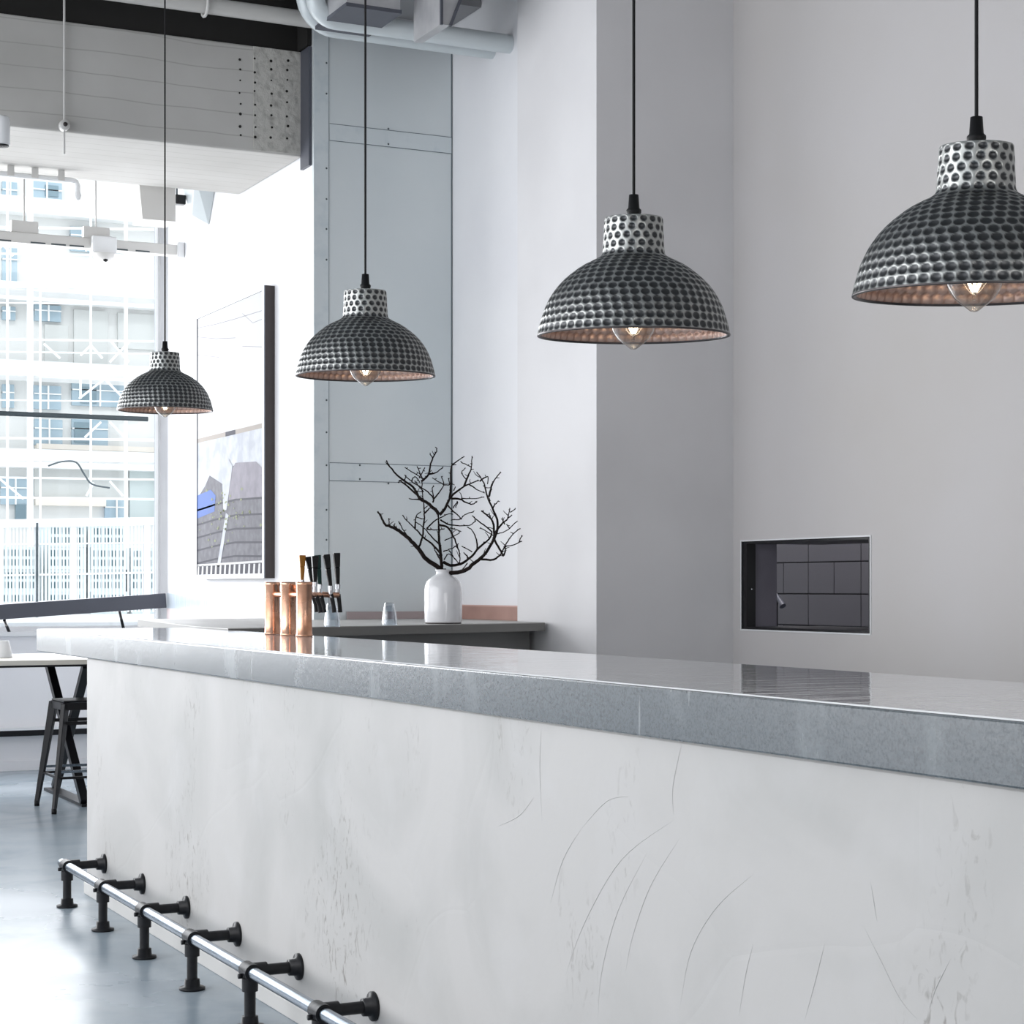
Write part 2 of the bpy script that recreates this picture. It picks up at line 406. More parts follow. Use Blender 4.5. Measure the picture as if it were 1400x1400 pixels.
tag(o, 'slate-purple upright board on the left side of the wall hatch, behind the black jamb', 'board')
# little lamp head on a stalk standing behind the hatch
wl = atX(1063, 824, 6.3)
st = thing('task_lamp', (6.3, wl.y, 0), 'small dark task lamp with slanted head glimpsed in the hatch', 'lamp')
MB().tube([(6.3, wl.y+.01, .0), (6.3, wl.y+.01, wl.z-.02), (6.3, wl.y, wl.z+.02)], .008).build('stalk', M['black_paint'], st)
MB().tube([(6.3, wl.y+.012, wl.z+.05), (6.3, wl.y-.055, wl.z-.02)], [.008, .02], 14).build('lamp_head', M['rail_grey'], st)

# ------------------------------------------------------------------ end wall: parapet, window
SILL = atY(150, 868, YW).z
struct('wall_parapet', MB().box((-6, YW, 0), (XA, YW+.25, SILL)), M['white_plaster'])
struct('trim_sill', MB().box((-6, YW-.05, SILL), (XA, YW+.27, SILL+.03)), M['white_paint'])
struct('trim_head', MB().box((-6, YW, 4.75), (XA, YW+.25, ZC)), M['white_plaster'])
def window(n, x0, x1):
    w = thing('window_%d' % n, (x0, YW+.1, SILL+.03), None, None); w['kind'] = 'structure'
    fm = MB(); z0, z1 = SILL+.03, 4.75
    for a, b in (((x0, z0), (x0+.04, z1)), ((x1-.018, z0), (x1, z1)), ((x0+.04, z0), (x1-.04, z0+.035)), ((x0+.04, z1-.05), (x1-.04, z1))):
        fm.box((a[0], YW+.08, a[1]), (b[0], YW+.14, b[1]))
    fm.build('window_frame', M['white_paint'], w)
    MB().box((x0+.03, YW+.105, z0+.03), (x1-.03, YW+.111, z1-.03)).build('pane', M['window_glass'], w)
window(1, 1.2, XA); window(2, -1.4, 1.2); window(3, -4.0, -1.4)

# transom rod in front of the glass
tr0 = atY(-40, 564, YW-.04); tr1 = atY(202, 573, YW-.04)
o = MB().tube([(tr0.x, tr0.y, tr1.z), tr1], .017).build('curtain_rod', M['cable_dark'], None, loc=tuple(tr1))
tag(o, 'dark horizontal rod across the big window at the height of the smallest pendant', 'rod')

# sloping dark handrail inside the window
ha0, ha1 = atY(-60, 841, YW-.14), atY(226, 821, YW-.14)
hr = thing('handrail', (3.0, YW-.14, SILL+.03), 'wide dark grey sloping rail on short black posts along the window sill', 'rail')
MB().bar(ha0, (min(ha1.x, XA-.005), ha1.y, ha1.z), .05, .105).build('top_rail', M['rail_grey'], hr, bevel=.004)
for px, ya, yb in ((8, 848, 872), (165, 834, 862)):
    p, q = atY(px-2, ya, YW-.14), atY(px+4, yb, YW-.02)
    MB().tube([p, (q.x, YW-.03, SILL+.03)], .011, 10).build('rail_post', M['black_paint'], hr)
# black rail low on the parapet
z = atY(100, 1000, YW-.06).z
lr = thing('low_wall_rail', (2.5, YW-.06, z), 'black horizontal rail fixed low on the pale wall behind the table', 'rail')
MB().box((-2, YW-.08, z-.02), (XA-.01, YW-.045, z+.02)).build('rail_bar', M['black_paint'], lr)
for x in (-1.5, .4, 2.2, 3.5): MB().box((x, YW-.045, z-.015), (x+.03, YW-.0005, z+.015)).build('bracket', M['black_paint'], lr)
MB().box((-2, YW-.085, z+.021), (XA-.01, YW-.0005, z+.04)).build('ledge', M['white_paint'], lr)
struct('baseboard_window', MB().box((-6, YW-.015, 0), (XA, YW, .07)), M['white_plaster'])

# ------------------------------------------------------------------ concrete beam
BX1 = XA - .003
BZ0, BZ1 = atY(200, 192, 10.6).z, 4.445
bt = thing('concrete_beam', (0, 10.6, BZ0), 'grey board-marked concrete beam spanning above the window end of the room', 'beam')
MB().box((-6, 10.6, BZ0), (BX1, 11.8, BZ1)).build('beam_body', M['beam'], bt, bevel=.012)
rx0 = atY(346, 100, 10.6).x
MB().box((rx0, 10.592, BZ0+.01), (BX1-.015, 10.6, BZ1-.005)).build('rough_end', M['rough_concrete'], bt)['label'] = 'pitted rough concrete end of the beam'
hole = MB()
for px in (329, 349, 371, 393):
    for k in range(8):
        py = 82 + k*15 + random.uniform(-3, 3)
        p = atY(px + random.uniform(-1, 1), py, 10.59); r = random.uniform(.005, .009)
        yy = 10.599 if px == 329 else 10.5915
        hole.lathe([(.0001, 0), (r, 0), (r, .002)], 8, (p.x, yy-.0015, p.z), axis='y')
hole.build('tie_holes', M['black_void'], bt)['kind'] = 'stuff'
c0, c1 = atY(416, 100, 10.66), atY(427, 100, 10.66)
o = MB().box((XA-.02, 10.45, BZ0-.08), (XA-.0015, 10.597, BZ1-.005)).build('end_plate', M['rail_grey'], bt)  # dark strip added for the shade in the gap beside the beam
# conduit running down the beam
cx = atY(87.5, 100, 10.58)
cd = thing('conduit_drop', (cx.x, 10.57, BZ0), 'thin vertical grey conduit with round box on the concrete beam', 'conduit')
MB().tube([(cx.x, 10.575, ZC-.001), (cx.x, 10.575, BZ0+.05)], .0065).build('pipe', M['off_white'], cd)
MB().lathe([(.0001, -.05), (.026, -.05), (.03, -.035), (.03, 0), (.0001, 0)], 20, (cx.x, 10.599, BZ0+.03), axis='y').build('junction_box', M['off_white'], cd)
MB().lathe([(.0001, -.006), (.012, -.006), (.012, 0)], 16, (cx.x, 10.549, BZ0+.03), axis='y').build('socket_face', M['frame_dark'], cd)
MB().tube([(cx.x, 10.575, BZ0+.01), (cx.x, 10.575, BZ0-.13)], .006).build('lower_pipe', M['off_white'], cd)

# ------------------------------------------------------------------ metal clad wall and services overhead
CZ = 4.62
mc = thing('metal_cladding', (XA, YB, 0), 'blue-grey riveted sheet-metal cladding on the back wall behind the branches', 'cladding')
p450 = atY(449, 100, YB-.03).x
MB().box((XA-.004, YB-.03, 0), (XR-.002, YB-.0005, CZ)).build('sheet', M['sheet'], mc)
MB().box((XA-.006, YB-.036, 0), (p450, YB-.0302, CZ)).build('corner_flange', M['sheet_strip'], mc, bevel=.001)
MB().box((p450, YB-.0315, 0), (p450+.004, YB-.0302, CZ)).build('seam', M['seam'], mc)
for ya, yb in ((169, 192), (632.5, 657)):
    z1, z0 = atY(450, ya, YB-.03).z, atY(450, yb, YB-.03).z
    MB().box((p450+.006, YB-.0335, z0), (XR-.004, YB-.0302, z1)).build('joint_plate', [M['sheet_strip']], mc)
    for zz in (z0, z1): MB().box((p450+.006, YB-.0342, zz-.0018), (XR-.004, YB-.0336, zz+.0018)).build('plate_edge', M['seam'], mc)
MB().box((XR-.008, YB-.034, 0), (XR-.002, YB-.0302, CZ)).build('corner_seam', M['seam'], mc)
for py in (86, 128, 230, 272, 313, 355, 447, 547, 591, 636, 697, 738):
    p = atY(446.5, py, YB-.037)
    MB().lathe([(.0001, -.003), (.005, -.002), (.006, 0)], 10, (p.x, YB-.036, p.z), axis='y').build('rivet', M['rivet'], mc)
for px, py in ((531, 176), (531, 197), (492, 636), (492, 655), (531, 661)):
    p = atY(px, py, YB-.034)
    MB().lathe([(.0001, -.003), (.005, -.002), (.006, 0)], 10, (p.x, YB-.0342, p.z), axis='y').build('rivet', M['rivet'], mc)

# two bent pipes that turn into the recess wall
def bend(px0, yc, zc, r, x_end, R):
    pts = [(px0, yc, ZC-.001), (px0, yc, zc+R)]
    for k in range(1, 9):
        a = PI/2*k/8; pts.append((px0+R-R*math.cos(a), yc, zc+R-R*math.sin(a)))
    pts.append((x_end, yc, zc)); return pts
q = atY(600, 47, 9.62)
o = MB().tube(bend(atY(431, 20, 9.62).x, 9.62, q.z, .055, XR+.001, .11), .052, 20, True).build('ceiling_pipe', M['light_pipe'], None, loc=(4.3, 9.62, q.z))
tag(o, 'upper and thicker of the two pale bent pipes under the ceiling', 'pipe', 'pale bent pipes')
q = atY(600, 59.5, 9.85)
o = MB().tube(bend(atY(416, 20, 9.85).x, 9.85, q.z-.0, .05, XR+.001, .17), .047, 20, True).build('ceiling_pipe', M['light_pipe'], None, loc=(4.2, 9.85, q.z))
tag(o, 'lower of the two pale bent pipes under the ceiling, nearer the metal cladding', 'pipe', 'pale bent pipes')
# long grey pipe over the beam with its hanger
q = atY(300, 10, 10.2)
gp = thing('overhead_pipe', (1.0, 10.2, q.z), 'straight warm-grey pipe running over the concrete beam, held by a ring hanger', 'pipe')
MB().tube([(-6, 10.2, q.z), (atY(428, 20, 10.2).x, 10.2, q.z)], .045, 20).build('pipe', M['grey_pipe'], gp)
hx = atY(280, 10, 10.2).x
ring = [(hx, 10.2+.06*math.cos(a), q.z+.06*math.sin(a)) for a in [2*PI*k/16 for k in range(17)]]
MB().tube(ring, .009, 8, False).tube([(hx, 10.2, q.z+.06), (hx, 10.2, ZC-.001)], .008, 8).build('hanger', M['off_white'], gp)

# ducts and soffit above the cladding
o = MB().box((XA+.02, 10.0, 4.66), (XR-.005, YB-.04, 4.95)).build('service_soffit', M['duct'], None, loc=(4.2, 10.2, 4.66))
tag(o, 'dull grey boxed soffit high above the sheet-metal wall', 'soffit')
a0, a1 = atY(474, 9, 9.3), atY(547, 9, 9.3)
dt = thing('ceiling_box', ((a0.x+a1.x)/2, 9.3, a0.z), 'pale square-edged box hanging above the two bent pipes', 'ceiling box')
MB().box((a0.x, 9.3, a0.z+.02), (a1.x, 9.75, ZC-.001)).build('box', M['duct_light'], dt)
MB().box((a0.x-.006, 9.29, a0.z), (a1.x+.006, 9.76, a0.z+.02)).build('edge_frame', M['rail_grey'], dt)
d0 = atY(603, 33, 9.0); d1 = atY(676, 4, 9.0)
dd = thing('air_duct', (d0.x, 9.0, d0.z), 'dark-edged grey air duct with slanted end near the white recess wall', 'duct')
vs = []
for y in (9.0, 9.36):
    vs += [(d0.x, y, ZC-.001), (d0.x, y, d0.z), (d0.x+.05, y, d0.z), (d1.x+.1, y, ZC-.001)]
MB().add(vs, [(0,1,2,3), (7,6,5,4), (0,4,5,1), (1,5,6,2), (2,6,7,3), (3,7,4,0)]).build('duct_body', M['duct_light'], dd)
MB().bar((d0.x+.05, 8.995, d0.z-.004), (d1.x+.1, 8.995, ZC-.006), .014, .014).bar((d0.x, 8.995, d0.z-.004), (d0.x, 8.995, ZC-.006), .014, .014).build('duct_edge', M['rail_grey'], dd)

# ------------------------------------------------------------------ wall A: painted reflection, strips
struct('trim_blue_strip', MB().box((XA-.006, 10.5, atX(330, 835, XA).z), (XA-.0003, YW-.1, atX(330, 812, XA).z)), M['blue_strip'])
struct('trim_pink_strip', MB().box((XA-.005, 10.5, atX(330, 852, XA).z), (XA-.0003, YW-.1, atX(330, 835.5, XA).z)), M['pink_strip'])

PX = XA - .06
pY0 = atX(363, 600, PX).y; pY1 = atX(270, 600, PX).y
pz0 = atX(320, 791, PX).z; pz1 = atX(270, 431, PX).z
pic = thing('framed_reflection', (XA-.001, (pY0+pY1)/2, pz0), 'tall dark-sided framed painted reflection of roofs below a white sky on the white wall', 'picture')
fw = .028
fr = MB()
fr.box((PX-.004, pY0+.0, pz0), (XA-.0005, pY0+.012, pz1)).box((PX-.004, pY1-.012, pz0), (XA-.0005, pY1, pz1))
fr.box((PX-.004, pY0+.012, pz1-.012), (XA-.0005, pY1-.012, pz1)).box((PX-.004, pY0+.012, pz0), (XA-.0005, pY1-.012, pz0+.012))
fr.build('frame_side', M['frame_dark'], pic)
ff = MB(); X0, X1 = PX-.012, PX-.0042
ff.box((X0, pY0, pz0), (X1, pY0+fw, pz1)).box((X0, pY1-fw*.5, pz0), (X1, pY1, pz1)).box((X0, pY0+fw, pz1-fw), (X1, pY1-fw*.5, pz1)).box((X0, pY0+fw, pz0), (X1, pY1-fw*.5, pz0+fw))
ff.build('frame_face', M['frame_light'], pic)
# the print: reflected outdoor view painted as flat coloured shapes, s across (0 = far edge), t up
pm = [mat('refl_white', (.92, .92, .93), .25), mat('refl_tan', (.55, .50, .46), .25), mat('refl_slate', (.21, .21, .24), .25),
      mat('refl_slate_dark', (.10, .10, .125), .25), mat('refl_blue', (.17, .27, .66), .25), mat('refl_green', (.38, .42, .26), .25),
      mat('refl_pale', (.62, .65, .73), .25), mat('refl_line', (.45, .45, .50), .25), mat('refl_lilac', (.42, .40, .46), .25)]
for _m in pm:
    _b = _m.node_tree.nodes['Principled BSDF']; _b.inputs['Roughness'].default_value = .7; _b.inputs['Specular IOR Level'].default_value = .15
    _c = _b.inputs['Base Color'].default_value; _b.inputs['Base Color'].default_value = tuple(v*.55 for v in _c[:3]) + (1,)
add_noise(pm[2], (.16, .16, .18), 18, 6, .4, .7); add_noise(pm[6], (.45, .47, .5), 9, 6, .4, .65); add_noise(pm[8], (.18, .17, .2), 12, 6, .4, .7)
pr = MB(); y0p, y1p = pY0+fw, pY1-fw*.5; z0p, z1p = pz0+fw, pz1-fw
def sp(s, t, lay): return (PX-.0030-.0005*lay, y1p + (y0p-y1p)*s, z0p + (z1p-z0p)*t)
def poly(pts, mi, lay): pr.add([sp(s, t, lay) for s, t in pts], [tuple(range(len(pts)))], mi)
def line(pts, wd, mi, lay):
    for (s0, t0), (s1, t1) in zip(pts, pts[1:]): poly([(s0, t0-wd), (s1, t1-wd), (s1, t1+wd), (s0, t0+wd)], mi, lay)
poly([(0,0),(1,0),(1,1),(0,1)], 0, 0)
poly([(0,.0),(1,.0),(1,.52),(0,.52)], 6, 1)
poly([(0,.515),(1,.515),(1,.532),(0,.532)], 1, 2); poly([(.45,.515),(.6,.515),(.6,.532),(.45,.532)], 3, 3)
poly([(0,.04),(1,.04),(1,.36),(.9,.40),(.55,.40),(.45,.33),(.2,.38),(.12,.34),(0,.30)], 2, 3)
poly([(.5,.27),(1,.27),(1,.37),(.9,.40),(.6,.41),(.5,.36)], 8, 4)
poly([(0,.22),(.28,.24),(.3,.30),(.22,.325),(0,.31)], 4, 5)
for t in (.055, .105, .155, .205, .262): line([(0, t-.01), (.3, t+.004), (.6, t+.012), (1, t+.006)], .0035, 3, 5)
poly([(.32,.03),(.37,.03),(.5,.22),(.46,.23)], 6, 6)
poly([(.42,.24),(.47,.24),(.56,.40),(.5,.43),(.4,.38)], 6, 6)
for k in range(70):
    s = random.gauss(.42, .2); t = random.gauss(.235, .055)
    if .02 < s < .98 and .05 < t < .42:
        r = random.uniform(.006, .02); poly([(s-r, t), (s, t-r*.3), (s+r, t), (s, t+r*.35)], 5, 7)
poly([(0,.0),(1,.0),(1,.04),(0,.035)], 3, 6)
for k in range(14): poly([(k/14, 0), (k/14+.03, 0), (k/14+.035, .036), (k/14+.01, .036)], 0, 7)
line([(0, .037), (1, .043)], .004, 0, 7)
line([(0, .965), (.3, .95), (.6, .94), (1, .93)], .0012, 7, 1); line([(0, .93), (.3, .895), (.6, .87)], .0012, 7, 1)
line([(.7, .83), (1, .80)], .001, 7, 1); line([(0, .86), (.35, .82)], .001, 7, 1); line([(.7, .95), (.85, .90), (1, .90)], .001, 7, 1)
pr.build('print', pm, pic)

# ------------------------------------------------------------------ track, speaker, small ceiling gear near the window
ty_ = 13.1
p0, p1 = atY(-60, 326, ty_), atY(245, 341, ty_)
tk = thing('light_track', (3, ty_, p1.z), 'white lighting track hanging across the window with dark slots', 'light track')
zt = (atY(120, 334, ty_)).z
MB().box((-1, ty_-.04, zt-.035), (XA-.02, ty_+.04, zt+.04)).build('track', M['off_white'], tk, bevel=.006)
MB().box((XA-.055, ty_-.055, zt-.055), (XA-.0005, ty_+.055, zt+.06)).build('end_cap', M['white_paint'], tk, bevel=.012)
for px in (5, 52, 80, 105, 165, 195): 
    a = atY(px, 345, ty_-.04); MB().box((a.x-.05, ty_-.042, zt-.03), (a.x+.05, ty_-.038, zt-.02)).build('slot', M['cable_dark'], tk)
for px in (33, 131):
    a = atY(px, 320, ty_)
    MB().box((a.x-.09, ty_-.03, zt+.041), (a.x+.09, ty_+.03, zt+.12)).box((a.x-.005, ty_-.005, zt+.12), (a.x+.005, ty_+.005, ZC-.001)).build('clamp', M['off_white'], tk)
a = atY(141, 343, ty_-.05)
dc = thing('dome_camera', (a.x, ty_-.05, zt-.03), 'small white dome camera with dark lens under the lighting track', 'camera')
MB().box((a.x-.085, ty_-.10, zt-.07), (a.x+.085, ty_-.043, zt+.05)).build('housing', M['white_paint'], dc, bevel=.008)
MB().lathe([(.075, 0), (.072, -.025), (.05, -.05), (.02, -.06), (.0001, -.062)], 24, (a.x, ty_-.07, zt-.07)).build('dome', M['off_white'], dc)
MB().lathe([(.0001, -.012), (.014, -.008), (.018, 0)], 14, (a.x, ty_-.115, zt-.115), axis='y').build('lens', M['handle_black'], dc)
# thin conduit with hanging elbow under the beam
yc = 11.2; q = atY(60, 243, 11.6)
el = thing('conduit_elbow', (2.3, 11.6, q.z), 'thin white conduit ending in a downturned elbow below the beam', 'conduit')
e1 = atY(106, 250, 11.6)
MB().tube([(-1, 11.6, q.z), (e1.x-.03, 11.6, q.z), (e1.x-.008, 11.6, q.z-.008), (e1.x, 11.6, q.z-.03), (e1.x, 11.6, q.z-.07)], .017).build('pipe', M['white_paint'], el)
MB().lathe([(.017, 0), (.024, -.02), (.016, -.045), (.0001, -.05)], 16, (e1.x, 11.6, q.z-.07)).build('end_fitting', M['white_paint'], el)
for px in (14, 47, 83):
    a = atY(px, 240, 11.6); MB().box((a.x-.02, 11.58, q.z-.01), (a.x+.02, 11.61, BZ0-.0005)).build('clip', M['off_white'], el)
# tapered hood under the beam
a, b_, c, d = atY(180, 250, 12.0), atY(238, 255, 12.0), atY(237, 305, 12.0), atY(192, 305, 12.0)
hd = MB(); vs = []
zt2 = ZC-.001
for y in (11.95, 12.19): vs += [(a.x-.08, y, zt2), (b_.x, y, zt2), (c.x, y, c.z), (d.x, y, c.z)]
hd.add(vs, [(3,2,1,0), (4,5,6,7), (0,1,5,4), (1,2,6,5), (2,3,7,6), (3,0,4,7)])
o = hd.build('vent_hood', M['off_white'], None, loc=(c.x, 12.05, c.z)); tag(o, 'plain grey tapered hood hanging beside the wall at the top of the window', 'vent hood')
# wall speaker
s0 = atX(262, 272, XA-.1)
sk = thing('wall_speaker', (XA-.001, s0.y, s0.z), 'pale blue-grey wedge speaker on a black bracket high on the white wall', 'speaker')
MB().add([(XA-.001, s0.y-.28, s0.z+.13), (XA-.001, s0.y+.10, s0.z+.13), (XA-.001, s0.y-.08, s0.z-.19), (XA-.14, s0.y-.2, s0.z+.11), (XA-.14, s0.y+.12, s0.z+.11), (XA-.11, s0.y-.02, s0.z-.12)],
         [(0,1,2),(5,4,3),(0,3,4,1),(1,4,5,2),(2,5,3,0)]).build('cabinet', M['light_pipe'], sk, bevel=.008)
MB().box((XA-.20, s0.y+.03, s0.z-.035), (XA-.13, s0.y+.09, s0.z+.03)).build('bracket', M['handle_black'], sk, bevel=.006)
MB().tube([(XA-.185, s0.y+.06, s0.z+.03), (XA-.185, s0.y+.06, s0.z+.13)], .006, 8).build('bolt', M['cable_dark'], sk)
# spotlight cylinder at the left edge
a = atY(2, 187, 10.2)
a = atY(2, 187, 10.38)
sl = thing('spotlight', (a.x, 10.38, a.z), 'white cylindrical spotlight with dark louvre at the left edge of the photo', 'spotlight')
MB().lathe([(.0001, .11), (.035, .11), (.043, .10), (.045, .08), (.045, -.04), (.04, -.045), (.038, -.03)], 28, (a.x, 10.38, a.z)).build('can', M['white_paint'], sl)
lv = MB()
for k in range(5): lv.lathe([(.006+.008*k, -.052), (.008+.008*k, -.052), (.008+.008*k, -.02), (.006+.008*k, -.02)], 20, (a.x, 10.38, a.z))
lv.build('louvre', M['black_paint'], sl)
MB().tube([(a.x-.02, 10.42, a.z+.03), (a.x-.02, 10.5995, a.z+.03)], .008).build('arm', M['off_white'], sl)

# ------------------------------------------------------------------ bar
XS, XP, XBK, ZT, ZB = 1.895, 1.915, 2.636, 1.100, .997
YE = 8.92; YPE = 8.02; Y0 = .2
bar = thing('bar_counter', (2.25, 4, 0), 'long pale trowelled-plaster bar front running beneath the thick grey worktop', 'bar')
MB().box((XP, Y0, .0), (XBK-.06, YPE, ZB-.0005)).build('bar_front', M['bar_front'], bar, bevel=.006)
MB().box((XP-.012, Y0, .0), (XP-.0003, YPE+.004, .05)).build('plinth', M['off_white'], bar, bevel=.003)
arcs = [[(445,540),(300,650),(200,820),(145,970)], [(370,630),(290,790),(245,960),(235,1090)], [(460,590),(380,720),(330,860),(310,960)],
        [(660,690),(560,780),(490,900),(460,1050)], [(190,565),(140,650),(105,770)], [(465,330),(440,450),(442,530)], [(190,565),(260,490),(320,478)],
        [(855,880),(830,980),(800,1090)], [(980,710),(990,770),(998,820)], [(80,290),(76,400),(82,545)], [(1200,920),(1160,1000),(1140,1060)], [(660,880),(640,960),(620,1080)],
        [(960,830),(1010,930),(1060,1030),(1110,1090)], [(60,480),(20,530),(-40,560)]]
tm = MB()
for a_ in arcs:
    P_ = smooth_pts([atX(700+x_/2, 850+y_/2, XP) for x_, y_ in a_], 6); n_ = len(P_)
    tm.tube([p_ + Vector((.0004, 0, 0)) for p_ in P_], [.0010*math.sin(PI*(i_+.6)/(n_+.2)) + .0004 for i_ in range(n_)], 6)
tm.build('trowel_marks', M['trowel'], bar, kind='stuff')
# worktop (one continuous slab)
ct = thing('worktop', (2.25, 4, ZB), 'long grey concrete worktop with polished reflective top on the plaster bar', 'worktop')
MB().box((XS, Y0-.05, ZB), (XBK, YE, ZT-.003)).build('slab', M['slab'], ct, bevel=.004)
MB().box((XS+.003, Y0-.047, ZT-.0029), (XBK-.003, YE-.003, ZT)).build('polished_top', M['slab_top'], ct)

# ------------------------------------------------------------------ foot rail
RX, RZ = 1.761, .166
fr = thing('foot_rail', (RX, 5.5, 0), 'steel pipe foot rail on black iron fittings along the bar base', 'foot rail')
rail_y = [7.71, 7.12, 6.53, 5.95, 5.36, 4.765, 4.17, 3.58]
MB().tube([(RX, 7.80, RZ), (RX, 3.3, RZ)], .0185, 20).build('rail_pipe', M['steel_pipe'], fr)
for y in rail_y:
    MB().tube([(RX, y, RZ-.015), (RX, y, .03)], .017, 16).build('post', M['black_iron'], fr)
    o = MB().lathe([(.0001, .0005), (.042, .0005), (.042, .008), (.026, .011), (.024, .034), (.0001, .035)], 24, (RX, y, 0)).build('floor_flange', M['black_iron'], fr)
    MB().tube([(RX, y-.033, RZ), (RX, y+.033, RZ)], .0255, 20).tube([(RX, y, RZ-.02), (RX, y, RZ-.058)], .024, 18).tube([(RX+.01, y, RZ), (RX+.05, y, RZ)], .024, 18).build('tee_fitting', M['black_iron'], fr)
    MB().lathe([(.0001, 0), (.008, 0), (.008, -.012), (.0001, -.012)], 6, (RX-.024, y, RZ-.012), axis='x').build('set_screw', M['black_iron'], fr)
    MB().tube([(RX+.045, y, RZ), (XP-.02, y, RZ)], .017, 16).build('wall_arm', M['black_iron'], fr)
    MB().lathe([(.0001, -.034), (.024, -.034), (.026, -.012), (.040, -.009), (.040, -.0005), (.0001, -.0005)], 24, (XP, y, RZ), axis='x').build('wall_flange', M['black_iron'], fr)

# ------------------------------------------------------------------ shelf (back counter)
ZS = EYE - .187
dA = .187*F_PX/56.2; A = Vector((ray(312)[0]*dA, ray(312)[1]*dA)); dB = .187*F_PX/48.0; B = Vector((ray(745)[0]*dB, ray(745)[1]*dB))
B.x = min(B.x, XC-.004)
shp = [(A.x, A.y), (B.x, B.y), (XC-.004, YCOL1-.02), (XC-.004, YCOL1+.004), (XR-.004, YCOL1+.004), (XR-.004, YB-.04), (XA-.014, YB-.04), (XA-.014, YB+.6), (A.x+.3, YB+.6), (A.x, A.y+.5)]
sh = thing('back_counter', (3.9, 9.6, 0), 'grey-edged counter against the back wall carrying the vase and the tumblers', 'counter')
MB().prism(shp, ZS-.045, ZS-.004).build('counter_edge', M['shelf_edge'], sh)
MB().prism(shp, ZS-.0038, ZS).build('counter_top', M['shelf'], sh)
ins = [(A.x+.12, A.y+.22), (B.x-.01, B.y+.16), (XC-.006, YCOL1-.02), (XC-.006, YB-.06), (XA-.02, YB-.06), (A.x+.5, YB-.06)]
MB().prism(ins, 0, ZS-.0455).build('cabinet_body', M['cabinet'], sh)
# terracotta upstand on the recess wall
tu = thing('upstand', (XR, 9.9, ZS), 'low terracotta-coloured upstand behind the vase on the back counter', 'upstand')
zu = atX(700, 830, XR-.02).z
MB().box((XR-.02, YCOL1+.005, ZS+.0005), (XR-.0005, YB-.045, zu)).build('upstand_face', M['terracotta'], tu)
MB().box((XR-.023, YCOL1+.005, zu), (XR-.0005, YB-.045, zu+.008)).build('upstand_cap', M['terracotta_light'], tu)
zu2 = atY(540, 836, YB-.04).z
MB().box((atY(474, 800, YB-.04).x, YB-.044, ZS+.0005), (XR-.024, YB-.037, zu2)).build('reflection_strip', M['mauve'], tu)  # mauve strip paints a blurred reflection onto the cladding

# ------------------------------------------------------------------ vase with branches
vd = 9.80; vx, vy = ray(606)[0]*vd, ray(606)[1]*vd
K = vd / F_PX
vase = thing('vase', (vx, vy, ZS), 'white glazed ceramic bottle vase standing on the back counter', 'vase')
prof = [(.0001, .004), (25.0, .004), (25.4, 1.5), (25.8, 8), (26.0, 20), (26.1, 34), (25.9, 44), (25.2, 50), (23.0, 56), (19.0, 60.5), (14.0, 63.5), (10.8, 65.5), (9.8, 67), (9.8, 69.5), (10.8, 71.2), (11.2, 72), (10.4, 72.4), (9.2, 71.4), (8.6, 69), (9.2, 66), (14, 61.5), (.0001, 55)]
MB().lathe([(r*K, z*K+.006 if r > .001 else z*K+.006) for r, z in prof], 48, (vx, vy, ZS)).build('vase_body', M['ceramic'], vase)
MB().lathe([(.0001, 0.0005), (24.6*K, .0005), (24.9*K, .006), (.0001, .006)], 40, (vx, vy, ZS)).build('foot_ring', M['vase_base'], vase)

